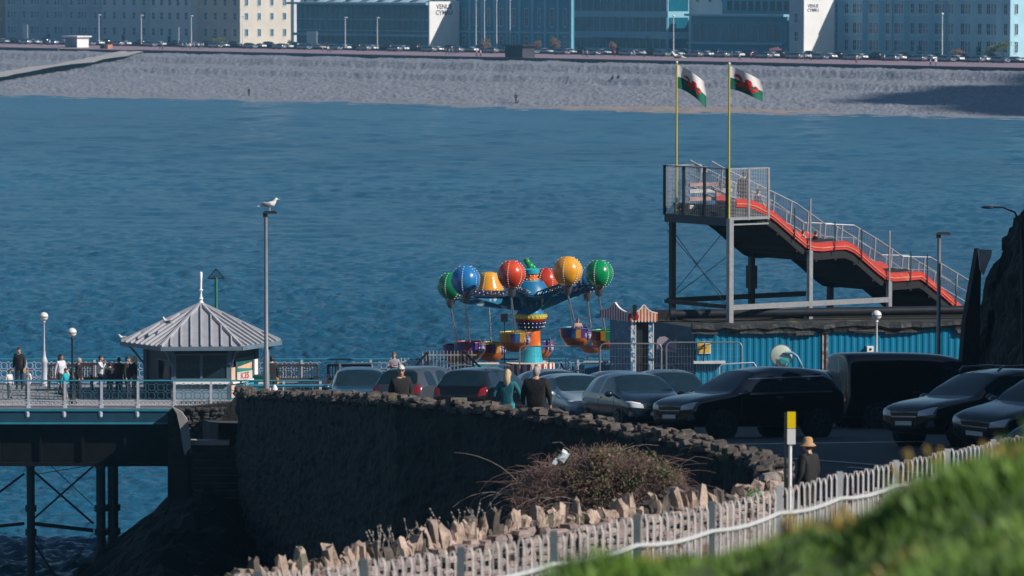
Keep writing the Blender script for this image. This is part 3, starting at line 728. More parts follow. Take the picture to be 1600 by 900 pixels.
    patch('rear_bumper', 'B', [(-.78*S[1], .36), (.78*S[1], .36), (.8*S[1], .52), (-.8*S[1], .52)], black, off=.02)
    rw_ = .35 if kind != 'hatch' else .31
    for fx in (1, -1):
        for s in (1, -1):
            x = fx*L2*.60+(.04 if fx > 0 else -.02)
            A_ = MB(); A_.tube([(x, s*(Wd-.20), rw_), (x, s*(Wd+.004), rw_+.02)], rw_+.075, 20).build('wheel_arch', black, root)
            t = MB(); t.tube([(x, s*(Wd-.2), rw_), (x, s*(Wd-.01), rw_), (x, s*(Wd+.02), rw_)], [rw_, rw_, rw_*.93], 22)
            wo = t.build('wheel', tyre, root, smooth=True)
            m = MB(); y = s*(Wd+.024)
            m.tube([(x, s*(Wd-.05), rw_), (x, y, rw_)], [rw_*.2, rw_*.16], 10)
            for q in range(7):
                an = q*2*math.pi/7; m.beam((x+.04*math.cos(an), y, rw_+.04*math.sin(an)), (x+rw_*.66*math.cos(an), y, rw_+rw_*.66*math.sin(an)), .02, .05, up=(math.sin(an), 0, -math.cos(an)))
            ring = [(x+rw_*.68*math.cos(q*math.pi/10), y, rw_+rw_*.68*math.sin(q*math.pi/10)) for q in range(21)]
            m.tube(ring, .018, 4, cap=False); m.build('rim', rimm, wo)
    zr = {'suv': 1.66, 'hatch': 1.47, 'van': 1.95}[kind]*S[2]
    if rails:
        for s in (1, -1): MB().tube([(.25, s*.62*S[1], zr-.03), (.12, s*.64*S[1], zr+.06), (-.6, s*.64*S[1], zr+.09), (-1.5, s*.62*S[1], zr+.05), (-1.75, s*.61*S[1], zr-.04)], .025, 6).build('roof_rail', chrome, root, smooth=True)
    if bars:
        for x in (0, -1.0):
            m = MB(); m.tube([(x, -.62, zr+.13), (x, .62, zr+.13)], .028, 6); m.beam((x, -.6, zr-.05), (x, -.6, zr+.12), .05); m.beam((x, .6, zr-.05), (x, .6, zr+.12), .05); m.build('roof_bar', chrome, root)
    return root
def put(o, px, D, hx, hy, dz=0):
    a = math.atan2(hy, hx); z = ground(D); o.location = (X(px, D), D, z+dz)
    pitch = math.atan(.083*math.sin(a)) if 98 < D < 179 else 0
    roll = 0
    if 98 < D < 179:   # tilt with the slope (z falls with +y)
        n = Vector((0, .083, 1)).normalized(); f = Vector((math.cos(a), math.sin(a), 0)); f = (f-n*f.dot(n)).normalized(); l = n.cross(f)
        M = Matrix((f, l, n)).transposed(); o.rotation_euler = M.to_euler()
    else: o.rotation_euler = (0, 0, a)
    return o
# ------------------------------------------------------------------ people
skin = mat('skin', (.48, .28, .20), .55, vary=.08, scale=8)
skin2 = mat('tanned_skin', (.40, .22, .15), .55, vary=.08, scale=8)
_cl = {}
def cloth(c):
    k = tuple(c)
    if k not in _cl: _cl[k] = mat('cloth_%d' % len(_cl), c, .85, vary=.22, scale=9, bump=.01, bscale=20)
    return _cl[k]
def person(px, D, h, face, label, top, legs, hair=(.03, .02, .015), pose='stand', group=None, z=None, shoes=(.02, .02, .02), sleeves=True, shorts=False, longhair=False, hat=None, skirt=None, sk=skin, wide=1.0, xy=None, bag=None, coat=False, lod=1, sbag=None, shades=False):
    """face: direction the figure looks (x, y). poses: stand, walk, cross, sit, hand_up, hips"""
    zz = ground(D) if z is None else z
    loc = (X(px, D), D, zz) if xy is None else (*xy, zz)
    o = empty('person', loc, math.atan2(face[1], face[0])-math.pi/2, label, 'person', group)   # local +Y = forward
    s = h/1.75; rnd = random.Random(int(px*13+D)); W_ = wide
    J = {'pel': (0, 0, .93), 'waist': (0, .01, 1.10), 'chest': (0, .0, 1.30), 'neckb': (0, -.01, 1.45), 'neck': (0, .0, 1.53), 'head': (0, .02, 1.60)}
    st = .10 if pose == 'walk' else .01
    seat = pose == 'sit'
    for sd, n_ in ((-1, 'l'), (1, 'r')):
        f = st*sd*2.2
        J['sh'+n_] = (sd*.175*W_, 0, 1.42); J['hip'+n_] = (sd*.09*W_, 0, .88)
        if seat: J['hip'+n_] = (sd*.1, 0, .93); J['knee'+n_] = (sd*.13, .42, .95); J['ank'+n_] = (sd*.12, .46, .52); J['toe'+n_] = (sd*.13, .60, .48)
        else: J['knee'+n_] = (sd*.10, f*.6+.03, .49); J['ank'+n_] = (sd*.10, f-(.06 if f < 0 else 0), .085+(.04 if f < -.1 else 0)); J['toe'+n_] = (sd*.12, f+.13, .03)
        if pose == 'cross': J['el'+n_] = (sd*.25, .06, 1.16); J['wr'+n_] = (-sd*.04, .20, 1.22+.03*sd); hd = (-sd*.11, .19, 1.24+.03*sd)
        elif pose == 'hips': J['el'+n_] = (sd*.34, -.05, 1.15); J['wr'+n_] = (sd*.19, .06, 1.02); hd = (sd*.15, .12, 1.0)
        elif pose == 'hand_up' and sd > 0: J['el'+n_] = (sd*.27, .14, 1.22); J['wr'+n_] = (sd*.16, .24, 1.42); hd = (sd*.13, .22, 1.50)
        elif seat: J['el'+n_] = (sd*.24, .06, 1.16); J['wr'+n_] = (sd*.13, .28, 1.06); hd = (sd*.11, .36, 1.04)
        else: J['el'+n_] = (sd*.23*W_, -.02-f*.2, 1.14); J['wr'+n_] = (sd*.24*W_, .07-f*.7, .90); hd = (sd*.24*W_, .10-f*.8, .81)
        J['hand'+n_] = hd
    E = [('pel', 'waist', 't'), ('waist', 'chest', 't'), ('chest', 'neckb', 't'), ('neckb', 'neck', 's'), ('neck', 'head', 's')]
    for n_ in 'lr': E += [('chest', 'sh'+n_, 't'), ('sh'+n_, 'el'+n_, 't'), ('el'+n_, 'wr'+n_, 'a'), ('wr'+n_, 'hand'+n_, 's'), ('pel', 'hip'+n_, 'l'), ('hip'+n_, 'knee'+n_, 'l'), ('knee'+n_, 'ank'+n_, 'k'), ('ank'+n_, 'toe'+n_, 'f')]
    rad = {'pel': (.165*W_, .125), 'waist': (.15*W_, .115), 'chest': (.17*W_, .125), 'neckb': (.085, .08), 'neck': (.055, .06), 'head': (.07, .075), 'sh': (.075*W_, .075), 'el': (.052*W_, .052), 'wr': (.034, .034), 'hand': (.04, .024), 'hip': (.10*W_, .11), 'knee': (.068, .07), 'ank': (.048, .05), 'toe': (.045, .035)}
    if coat: rad['pel'] = (.21*W_, .17); rad['waist'] = (.20*W_, .16); rad['chest'] = (.21*W_, .16); rad['sh'] = (.09*W_, .09); rad['el'] = (.075, .075)
    names = list(J); me = bpy.data.meshes.new('body')
    me.from_pydata([J[k] for k in names], [(names.index(a), names.index(b)) for a, b, _ in E], []); ob = bpy.data.objects.new('b', me); COL.objects.link(ob)
    md = ob.modifiers.new('skin', 'SKIN'); md.use_smooth_shade = True
    for i, k in enumerate(names):
        r = rad[k] if k in rad else rad[k[:-1]]
        me.skin_vertices[0].data[i].radius = r; me.skin_vertices[0].data[i].use_root = (k == 'pel')
    sb = ob.modifiers.new('s', 'SUBSURF'); sb.levels = lod; sb.render_levels = lod
    dg = bpy.context.evaluated_depsgraph_get(); ev = bpy.data.meshes.new_from_object(ob.evaluated_get(dg)); bpy.data.objects.remove(ob)
    b = MB(); b.v = [v.co[:] for v in ev.vertices]
    slots = [sk, cloth(top), cloth(legs), cloth(shoes), mat('eye_dark', (.02, .015, .01), .3)]
    segs = [(Vector(J[a]), Vector(J[c]), t) for a, c, t in E]
    tm = {'t': 1, 's': 0, 'a': 1 if sleeves else 0, 'l': 2, 'k': 0 if (shorts or skirt) else 2, 'f': 3}
    for p in ev.polygons:
        c = p.center; best = 9; bt = 't'
        for a, d, t in segs:
            ab = d-a; q = max(0, min(1, (c-a).dot(ab)/ab.length_squared)); dd = (c-(a+ab*q)).length
            if t == 't': dd *= .9
            if dd < best: best = dd; bt = t
        mi = tm[bt]
        if mi == 1 and c.z < (.80 if coat else .93) and bt == 't': mi = 2
        if mi == 2 and coat and c.z > .78 and abs(c.x) < .3 and not seat: mi = 1
        b.f.append(tuple(p.vertices)); b.m.append(mi)
    # head, face, ears, hands join the same mesh
    hc = Vector((0, .025, 1.645))
    b.slot(0).ball(hc, .076, .096, .112, 14, 10); b.ball(hc+Vector((0, .055, -.06)), .05, .045, .045, 10, 6)
    b.add([hc+Vector(v) for v in ((-.012, .09, .02), (.012, .09, .02), (.02, .092, -.028), (-.02, .092, -.028), (0, .125, -.022))], [(0, 1, 4), (1, 2, 4), (2, 3, 4), (3, 0, 4)])
    for sd in (-1, 1): b.ball(hc+Vector((sd*.078, -.005, -.01)), .012, .022, .032, 6, 5)
    b.slot(4)
    for sd in (-1, 1): b.ball(hc+Vector((sd*.032, .088, .008)), .012, .008, .007, 6, 4)
    b.ball(hc+Vector((0, .092, -.055)), .022, .006, .005, 6, 4)
    b.slot(0)
    for n_, sd in (('l', -1), ('r', 1)):
        wv = Vector(J['wr'+n_]); hv = Vector(J['hand'+n_]); d = (hv-wv).normalized(); side = d.orthogonal().normalized(); up = d.cross(side)
        for q in range(4):
            off = side*(.024*(q-1.5)*.9); l = (.055, .068, .062, .048)[q]; p0 = hv+off-d*.02
            b.tube([p0, p0+d*(l*.6+.02), p0+d*(l+.02)+up*.022], [.0105, .0095, .007], 5)
        b.tube([hv-d*.05+side*.03, hv-d*.015+side*.055+up*.01, hv+d*.02+side*.055+up*.02], [.012, .011, .008], 5)
    b.v = [tuple(Vector(v)*s) for v in b.v]
    b.build('body', slots, o, smooth=True, fix=False)
    def S_(m, nm, mt): m.v = [tuple(Vector(v)*s) for v in m.v]; return m.build(nm, mt, o, smooth=True, fix=False)
    if hat:
        m = MB(); m.lathe([(.155, -.03), (.16, -.02), (.10, .035), (.094, .10), (.07, .14), (.02, .15)], 16, c=hc+Vector((0, -.01, .02))); S_(m, 'hat', cloth(hat))
    if hair is not None:
        m = MB(); vs = []; nn, mm = 16, 9
        for j in range(mm):
            for i in range(nn):
                a = 2*math.pi*i/nn; low_ = 1.35 if math.sin(a) > .35 else (1.75 if abs(math.sin(a)) <= .35 else 2.2)
                t = low_*j/(mm-1); r = 1.09+.03*noise(i, j, px)
                vs.append(hc+Vector((math.cos(a)*math.sin(t)*.079*r, math.sin(a)*math.sin(t)*.1*r-.006, math.cos(t)*.115*r)))
        m.add(vs, [(j*nn+i, j*nn+(i+1) % nn, (j+1)*nn+(i+1) % nn, (j+1)*nn+i) for j in range(mm-1) for i in range(nn)])
        if longhair:
            m.tube([hc+Vector((0, -.05, .05)), hc+Vector((0, -.085, -.06)), hc+Vector((0, -.09, -.19)), hc+Vector((0, -.08, -.29))], [.075, .085, .075, .03], 12)
        S_(m, 'hair', mat('hair_%s' % str([round(v, 2) for v in hair]), hair, .6, vary=.3, scale=30, stretch=(1, 1, .15)))
    if shades:
        m = MB(); m.box(hc+Vector((-.034, .10, .008)), (.055, .012, .036)); m.box(hc+Vector((.034, .10, .008)), (.055, .012, .036)); m.box(hc+Vector((0, .1, .018)), (.12, .01, .008)); S_(m, 'sunglasses', black)
    if skirt:
        m = MB(); m.lathe([(.24*W_, .52), (.20*W_, .8), (.165*W_, 1.0)], 14, sy=.8); S_(m, 'skirt', cloth(skirt))
    if sbag:
        m = MB(); m.box((.24, .06, .72), (.06, .22, .26)); m.tube([(.2, .05, .85), (.2, .02, 1.2), (.12, 0, 1.46)], .012, 5); S_(m, 'bag_strap', cloth(sbag))
    return o
def low_person(px, D, z, h, top, legs, label, group=None, sit=False, face=0):
    """far figure, a few pixels tall: one continuous body"""
    p = Vector((X(px, D), D, z)); o = empty('person', p, face, label, 'person', group); s = h/1.7
    b = MB(); b.slot(2)
    for sd in (-1, 1):
        pts = [(sd*.09, 0, .88), (sd*.1, .03+.12*sd, .46), (sd*.1, .2*sd-.03, .04)] if not sit else [(sd*.09, 0, .22), (sd*.12, .4, .45), (sd*.12, .6, .05)]
        b.tube([tuple(Vector(q)*s) for q in pts], [.11*s, .075*s, .06*s], 7)
    dz = -.62 if sit else 0
    b.slot(1).lathe([(.15*s, (.84+dz)*s), (.17*s, (1.0+dz)*s), (.2*s, (1.3+dz)*s), (.17*s, (1.42+dz)*s), (.06*s, (1.47+dz)*s)], 10, sy=.65)
    for sd in (-1, 1): b.tube([tuple(Vector(q)*s) for q in ((sd*.18, 0, 1.40+dz), (sd*.25, -.04*sd, 1.14+dz), (sd*.22, .12, .9+dz))], [.06*s, .05*s, .035*s], 6)
    b.slot(0).ball((0, .02, (1.60+dz)*s), .09*s, .1*s, .12*s, 8, 6)
    b.build('body', [skin, cloth(top), cloth(legs)], o, smooth=True, fix=False)
    m = MB(); m.ball((0, -.01, (1.635+dz)*s), .098*s, .105*s, .1*s, 8, 6); m.build('hair', cloth((.04, .03, .025)), o, smooth=True, fix=False)
    return o
# ================================================================== PIER DECK, KIOSK, RAILINGS
ZD = 7.1
deckm = mat('deck_boards', (.24, .24, .25), .85, vary=.2, scale=1.5, bump=.01, bscale=12)
dk = MB(); dk.b6(-46, -13.2, 179.8, 190.5, ZD-.3, ZD); tag(dk.build('pier_deck', deckm), kind='structure')
pier = empty('pier_structure', (-13.2, 180, 0), 0, 'dark iron pier girder on columns under the blue edged deck', 'pier')
MB().b6(-46, -13.0, 179.45, 179.78, 6.55, ZD-.02).build('fascia', mat('blue_fascia_paint', (.012, .06, .10), .5, vary=.2), pier, world=True)
MB().b6(-46, -13.0, 179.40, 179.46, ZD-.09, ZD).b6(-46, -13, 179.40, 179.46, 6.5, 6.57).build('fascia_moulding', seablue, pier, world=True)
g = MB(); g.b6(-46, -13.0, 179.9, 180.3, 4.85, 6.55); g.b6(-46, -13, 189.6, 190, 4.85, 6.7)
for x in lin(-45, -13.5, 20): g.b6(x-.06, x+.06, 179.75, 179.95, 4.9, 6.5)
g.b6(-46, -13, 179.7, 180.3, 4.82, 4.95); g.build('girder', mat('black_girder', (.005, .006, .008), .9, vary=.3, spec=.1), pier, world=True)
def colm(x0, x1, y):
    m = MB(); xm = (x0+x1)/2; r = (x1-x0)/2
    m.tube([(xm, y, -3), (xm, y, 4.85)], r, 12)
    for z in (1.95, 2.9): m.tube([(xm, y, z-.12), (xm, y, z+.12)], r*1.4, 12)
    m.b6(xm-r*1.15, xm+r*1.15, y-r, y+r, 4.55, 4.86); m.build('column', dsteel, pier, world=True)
colm(X(38, 182), X(51, 182), 182); colm(X(147, 182), X(162, 182), 182); colm(X(164, 182), X(181, 182), 182.3)
colm(X(-190, 182), X(-177, 182), 182); colm(X(-83, 182), X(-66, 182), 182)
for a, c, r in (((51, 735), (146, 818), .07), ((146, 728), (51, 812), .06), ((50, 818), (146, 829), .12), ((51, 845), (95, 915), .07), ((38, 740), (-66, 818), .07), ((38, 818), (-66, 829), .1)):
    MB().tube([at(a[0], a[1], 182), at(c[0], c[1], 182)], r*.7, 6).build('brace', dsteel, pier, world=True)
for a, c in (((80, 728), (146, 790)), ((50, 742), (150, 726)), ((146, 832), (100, 905))):
    MB().tube([at(a[0], a[1], 186), at(c[0], c[1], 186)], .02, 4).build('tie_rod', dsteel, pier, world=True)
# railing panels
PW = 1.43
def lattice():
    b = MB(); h0, h1 = .30, .96; n = 4; cw = PW/n
    for r in range(2):
        zc = h0+.17+r*.33
        for c in range(n):
            xc = cw*(c+.5); R1 = .135
            b.slot(0).tube([(xc+R1*math.cos(a*math.pi/4+.39), 0, zc+R1*math.sin(a*math.pi/4+.39)) for a in range(9)], .014, 4, cap=False)
            for dx in (-1, 1):
                for dz in (-1, 1): b.beam((xc+dx*.09, 0, zc+dz*.09), (xc+dx*cw*.5, 0, zc+dz*.165), .022, .022)
    b.slot(1)
    for c in range(8):
        xc = PW/8*(c+.5); b.tube([(xc+.075*math.cos(a*math.pi/3), 0, .20+.08*math.sin(a*math.pi/3)) for a in range(7)], .013, 4, cap=False)
    b.b6(0, PW, -.012, .012, .10, .125); b.b6(0, PW, -.012, .012, .285, .305)
    return b
def railing(name, x0, n, y, label, lm, flip=1, post=palerail):
    o = empty(name, (x0, y, ZD), 0, label, 'railing')
    L_ = n*PW*flip
    MB().tube([(0, 0, 1.06), (L_, 0, 1.06)], .035, 8).build('top_rail', seablue, o)
    p = None; q = None
    for i in range(n):
        if p is None:
            p = lattice().build('lattice_panel', lm, o); pp = p
        else: pp = p.copy(); COL.objects.link(pp); pp.parent = o
        pp.location = (i*PW if flip > 0 else -(i+1)*PW, 0, 0)
    for i in range(n+1):
        if q is None:
            m = MB(); m.b6(-.045, .045, -.05, .05, -.02, 1.04); m.b6(-.07, .07, -.08, .06, -.02, .1); m.lathe([(.05, -.36), (.10, -.3), (.11, -.12), (.06, -.02)], 8, c=(0, -.45 if y < 185 else 0, 0)); m.b6(-.04, .04, -.45 if y < 185 else -.05, 0, -.1, -.02)
            q = m.build('railing_post', post, o); qq = q
        else: qq = q.copy(); COL.objects.link(qq); qq.parent = o
        qq.location = (i*PW*flip, 0, 0)
    return o
latm = [mat('lattice_teal_grey', (.035, .12, .17), .5, vary=.15), palerail]
railing('pier_railing', X(-60, 180)-.3, 10, 179.95, 'ornate pale lattice railing along the near edge of the pier deck', latm)
railing('pier_railing', X(-60, 190)-.3, 20, 190.2, 'ornate lattice railing along the far sea side of the deck', [palerail, palerail])
# low blue rail on the car park edge in front of the benches
o = empty('low_blue_barrier', (X(400, 172), 172, ground(172)), 0, 'low blue rail between the kiosk and the blue car', 'barrier')
m = MB(); m.tube([(-.3, 0, .95), (3.4, 0, .97)], .05, 8); m.tube([(-.3, 0, .6), (3.4, 0, .62)], .03, 6); m.build('rail', seablue, o)
for i in range(4): MB().b6(i*1.05-.03, i*1.05+.03, -.03, .03, 0, .95).build('rail_post', seablue, o)
# kiosk
kx, ky = X(313, 185), 185.0
ko = empty('kiosk', (kx, ky, ZD), 0, 'hexagonal pier kiosk with grey ribbed roof and tall pointed finial', 'kiosk')
RR = 3.2; ph = [R(a) for a in (-86, -26, 34, 94, 154, 214)]       # angle from the camera-facing direction, to the right
def hv(r, a, z): return Vector((r*math.sin(a), -r*math.cos(a), z))
zE, zA = 2.2, 3.72
roofm = mat('grey_lead_roof', (.34, .35, .39), .55, .15, vary=.12, scale=3, spot=((.5, .5, .5), 5, .66)); battm = mat('roof_batten', (.40, .41, .45), .5, vary=.1)
m = MB(); apex = Vector((0, 0, zA)); m.add([hv(RR, a, zE) for a in ph]+[apex], [(i, (i+1) % 6, 6) for i in range(6)]); m.build('roof', roofm, ko)
bt = MB()
for i in range(6):
    A = hv(RR, ph[i], zE); B = hv(RR, ph[(i+1) % 6], zE); mid = (A+B)/2; E_ = (B-A).normalized(); Ht = (apex-mid)
    nb = 8; nrm = E_.cross(Ht).normalized(); nrm = nrm if nrm.z > 0 else -nrm
    for k in range(1, nb):
        t = k/nb; s = A.lerp(B, t); hh = 1-abs(t-.5)*2; bt.beam(s+nrm*.035, s+Ht*hh*.97+nrm*.035, .05, .10, up=nrm)
    bt.beam(A+Vector((0, 0, .05)), apex+Vector((0, 0, .05)), .10, .10)
bt.build('roof_rib', battm, ko)
m = MB()
for i in range(6):
    A = hv(RR+.02, ph[i], zE); B = hv(RR+.02, ph[(i+1) % 6], zE); m.beam(A-Vector((0, 0, .06)), B-Vector((0, 0, .06)), .08, .16)
m.build('gutter', mat('blue_grey_gutter', (.12, .18, .24), .5), ko)
m = MB(); m.lathe([(.16, zA-.08), (.10, zA+.08), (.06, zA+.14), (.10, zA+.22), (.05, zA+.3), (.04, zA+.5), (.09, zA+.56), (.04, zA+.62), (.05, zA+.9), (.07, zA+1.25), (.04, zA+1.3)], 8).build('finial', whitew, ko, smooth=True)
RB = 2.25; wallk = mat('dark_blue_kiosk_wall', (.035, .055, .08), .5, vary=.15); framek = mat('blue_grey_frame', (.10, .16, .22), .5)
wl2 = MB(); wl2.prism([hv(RB-.06, a, 0) for a in ph], (0, 0, zE)); wl2.build('wall', wallk, ko)
for i in range(6):
    m = MB(); A = hv(RB, ph[i], 0); m.beam(A, A+Vector((0, 0, zE)), .14); Q = hv(RR-.2, ph[i], zE-.1)
    m.tube([A+Vector((0, 0, zE-.9)), A.lerp(Q, .3)+Vector((0, 0, zE-.55)), A.lerp(Q, .65)*1.0+Vector((0, 0, (zE-.32)*.35+.2)), Q][:1]+[A+(Q-A)*t+Vector((0, 0, 0)) if False else Vector((lerp(A.x, Q.x, t), lerp(A.y, Q.y, t), zE-.85+.72*math.sin(t*math.pi/2)**1.6)) for t in (.25, .5, .75, 1)], .045, 5); m.build('corner_post', framek, ko)
def kface(i, t0, t1, z0, z1, off):
    A = hv(RB, ph[i], 0); B = hv(RB, ph[(i+1) % 6], 0); n_ = (hv(RB, (ph[i]+ph[(i+1) % 6])/2 if i < 5 else R(244), 0)).normalized(); p = A.lerp(B, t0)+n_*off; q = A.lerp(B, t1)+n_*off
    return [Vector((p.x, p.y, z0)), Vector((q.x, q.y, z0)), Vector((q.x, q.y, z1)), Vector((p.x, p.y, z1))], n_
shut = mat('dark_shutter', (.012, .03, .04), .35, vary=.3, scale=4, stretch=(12, 12, .5)); counter = mat('cream_panel', (.6, .57, .5), .5)
for i, t0, t1, z0, z1, mt, nm in ((1, .04, .49, .85, 1.85, shut, 'shutter'), (1, .51, .96, .85, 1.85, shut, 'shutter'), (0, .5, .92, .8, 1.6, glassd, 'side_window'), (2, .2, .8, .72, 1.62, None, 'side_window'), (3, .2, .8, .8, 1.6, glassd, 'side_window')):
    q, n_ = kface(i, t0, t1, z0, z1, .02); MB().prism(q, n_*.02).build(nm, mt or mat('poster_green_dark', (.02, .10, .09), .4, vary=.4), ko)
    f = MB()
    for a, b_ in ((0, 1), (1, 2), (2, 3), (3, 0)): f.beam(q[a]+n_*.03, q[b_]+n_*.03, .06, .06, up=n_)
    f.build('window_frame', framek, ko)
q, n_ = kface(2, .22, .78, .72, 1.10, .045); MB().prism(q, n_*.01).build('poster', counter, ko)
q2 = kface(2, .24, .76, 1.08, 1.5, .05)[0]; MB().prism([q2[0], q2[1], q2[2].lerp(q2[1], .15), q2[0].lerp(q2[3], .35)], n_*.008).build('poster', mat('poster_green', (.02, .25, .2), .5), ko)
MB().prism([q2[0].lerp(q2[3], .4), q2[1].lerp(q2[2], .2), q2[1].lerp(q2[2], .8), q2[0].lerp(q2[3], .5)], n_*.012).build('poster', mat('poster_peach', (.7, .45, .3), .5), ko)
ex = (q[1]-q[0]).normalized(); cen = (q[0]+q[2])/2+n_*.02
Mt = Matrix.Translation(cen) @ Matrix((ex, Vector((0, 0, 1)), n_)).transposed().to_4x4()
text_mesh('poster_lettering', 'ICES', .36, Mt, mat('poster_red', (.5, .12, .15), .5), ko)
faint = mat('faint_blue_lettering', (.03, .09, .12), .5)
for (t0, t1, tx) in ((.04, .49, 'CREAM'), (.51, .96, 'CREAM')):
    q, n_ = kface(1, t0, t1, .85, 1.85, .05); ex = (q[1]-q[0]).normalized(); cen = q[0].lerp(q[2], .5)
    text_mesh('shutter_lettering', tx, .30, Matrix.Translation(cen+Vector((0, 0, .02))) @ Matrix((ex, Vector((0, 0, 1)), n_)).transposed().to_4x4(), faint, ko)
q, n_ = kface(1, 0, 1, 0, .7, .02); MB().prism(q, n_*.03).build('counter_front', mat('pale_blue_counter', (.22, .30, .38), .5), ko)
q, n_ = kface(2, .02, .98, 0, .68, .02); MB().prism(q, n_*.03).build('counter_front', mat('bright_blue_panel', (.03, .35, .5), .45), ko)
q, n_ = kface(1, 0, 1, .66, .76, .0); MB().prism(q, n_*.2).build('counter_top', whitew, ko)
q, n_ = kface(2, 0, 1, .66, .74, .0); MB().prism(q, n_*.16).build('counter_top', whitew, ko)
for i in (2,):
    q, n_ = kface(i, .02, .16, .1, 1.3, .03); MB().prism(q, n_*.03).build('side_panel', mat('peach_panel', (.65, .45, .33), .5), ko)
    q, n_ = kface(i, .86, .99, .1, 1.5, .03); MB().prism(q, n_*.03).build('side_panel', whitew, ko)
# benches
def bench(px, D, label):
    o = empty('bench', (X(px, D), D, ZD), 0, label, 'bench', 'dark benches on the deck'); L_ = 1.75
    for k in range(16): MB().b6(-L_/2+.06+k*.11, -L_/2+.10+k*.11, .12, .16, .48, 1.02).build('back_slat', timber, o)
    MB().b6(-L_/2, L_/2, .1, .18, .98, 1.07).b6(-L_/2, L_/2, .1, .18, .44, .5).build('back_rail', timber, o)
    MB().b6(-L_/2, L_/2, -.38, .1, .40, .45).build('seat', timber, o)
    for x in (-L_/2, L_/2):
        MB().b6(x-.04, x+.04, -.38, -.3, 0, .64).b6(x-.04, x+.04, .1, .18, 0, 1.05).b6(x-.04, x+.04, -.4, .14, .62, .68).build('end_frame', timber, o)
    return o
bench(461, 187.5, 'dark slatted bench just right of the tall lamp post'); bench(545, 187.5, 'dark slatted bench behind the blue car with roof bars')
bench(108, 187.5, 'dark slatted bench behind the second globe lamp'); bench(150, 188.2, 'dark slatted bench left of the kiosk behind the woman in white')
# globe lamps
globe = mat('white_globe_glass', (.8, .8, .78), .15, coat=1, vary=.03)
def globe_lamp(px, D, zb, H, label, pm=palerail):
    o = empty('globe_lamp', (X(px, D), D, zb), 0, label, 'lamp post', 'globe lamps on posts')
    m = MB(); m.lathe([(.16, 0), (.17, .1), (.12, .2), (.12, .95), (.15, 1.0), (.12, 1.1), (.07, 1.25), (.04, 1.5), (.032, H-.45), (.07, H-.4), (.05, H-.35)], 10).build('post', pm, o, smooth=True)
    MB().ball((0, 0, H-.17), .185, n=18, m=12).build('globe', globe, o, smooth=True)
    MB().tube([(0, 0, H-.19), (0, 0, H-.165)], .195, 16).build('globe_band', black, o)
    return o
globe_lamp(67, 189.6, ZD, 3.05, 'white globe lamp on a thick pale post at the far left'); globe_lamp(111, 181, ZD, 3.05, 'globe lamp on a thin dark post left of the kiosk', dsteel)
globe_lamp(1371, 169.6, ground(169.6), 3.75, 'globe lamp on a thin white post before the turquoise hoarding', whitew)
# tall lamps
def lamp(px, D, ytop, label, head=.35, dirx=1):
    z0 = ground(D); zt = at(px, ytop, D).z-z0; o = empty('street_lamp', (X(px, D), D, z0), 0, label, 'street lamp')
    MB().tube([(0, 0, 0), (0, 0, zt*.33), (0, 0, zt*.34), (0, 0, zt)], [.11, .10, .07, .06], 12).build('post', mat('grey_lamp_post', (.26, .28, .31), .45, .4, vary=.15), o, smooth=True)
    m = MB(); m.box((dirx*.14, 0, zt+.03), (.5, .2, .09), taper=.7); m.box((dirx*-.02, 0, zt-.05), (.14, .14, .14)); m.build('lamp_head', dsteel, o)
    return o, zt
lp1, zt1 = lamp(415, 150, 333, 'tall grey street lamp with a gull on top right of the kiosk')
lp2, zt2 = lamp(1468, 150, 366, 'tall grey street lamp in front of the slide foot')
p = at(1583, 345, 136); o = empty('curved_street_lamp', (p.x+.3, p.y, p.z-6.5), 0, 'dark street lamp arm curving out from behind the rock at right', 'street lamp')
MB().tube([(0.1, 0, 0), (0, 0, 5.6), (-.05, 0, 6.3), (-.25, 0, 6.75), (-.6, 0, 6.9), (-.9, 0, 6.9)], [.1, .07, .045, .03, .03, .03], 8).build('post', dsteel, o, smooth=True)
MB().ball((-1.05, 0, 6.9), .2, .08, .045, 10, 6).build('lamp_head', dsteel, o, smooth=True)
# gulls
gw = mat('gull_white_feathers', (.75, .74, .72), .7, vary=.06); gg = mat('gull_grey_feathers', (.22, .24, .28), .7); bk = mat('gull_beak', (.6, .35, .05), .5)
def gull(loc, ang, label, s=1):
    o = empty('gull', loc, ang, label, 'gull')
    m = MB(); pts = [(-.24, 0, .16), (-.12, 0, .17), (0, 0, .18), (.10, 0, .21), (.15, 0, .27), (.17, 0, .32), (.20, 0, .34), (.235, 0, .335)]; rr = [.02, .055, .085, .08, .05, .042, .045, .02]
    m.tube([tuple(Vector(q)*s) for q in pts], [r*s for r in rr], 12); 
    for sd in (-1, 1): m.tube([tuple(Vector(q)*s) for q in ((.01, sd*.03, .12), (.015, sd*.03, 0))], .008*s, 5)
    m.build('body', gw, o, smooth=True)
    for sd in (-1, 1):
        q = MB(); q.ball((-.06*s, sd*.06*s, .20*s), .17*s, .03*s, .055*s, 10, 6, M=Matrix.Rotation(R(12), 3, 'Y')); q.build('wing', gg, o, smooth=True)
    MB().tube([tuple(Vector(q)*s) for q in ((-.2, 0, .17), (-.34, 0, .13))], [.03*s, .012*s], 6).build('tail', gw, o)
    MB().tube([tuple(Vector(q)*s) for q in ((.245, 0, .33), (.30, 0, .315))], [.014*s, .004*s], 6).build('beak', bk, o)
    return o
gull((lp1.location.x+.12, 150, lp1.location.z+zt1+.07), R(10), 'gull standing on top of the tall lamp post by the kiosk', 1.15)
gull((kx-1.25, ky-1.4, ZD+zE+.72), R(150), 'white gull sitting on the left slope of the kiosk roof', 1.0)
gull((kx-3.15, ky-.2, ZD+zE+.06), R(200), 'gull perched at the left tip of the kiosk roof', .7)
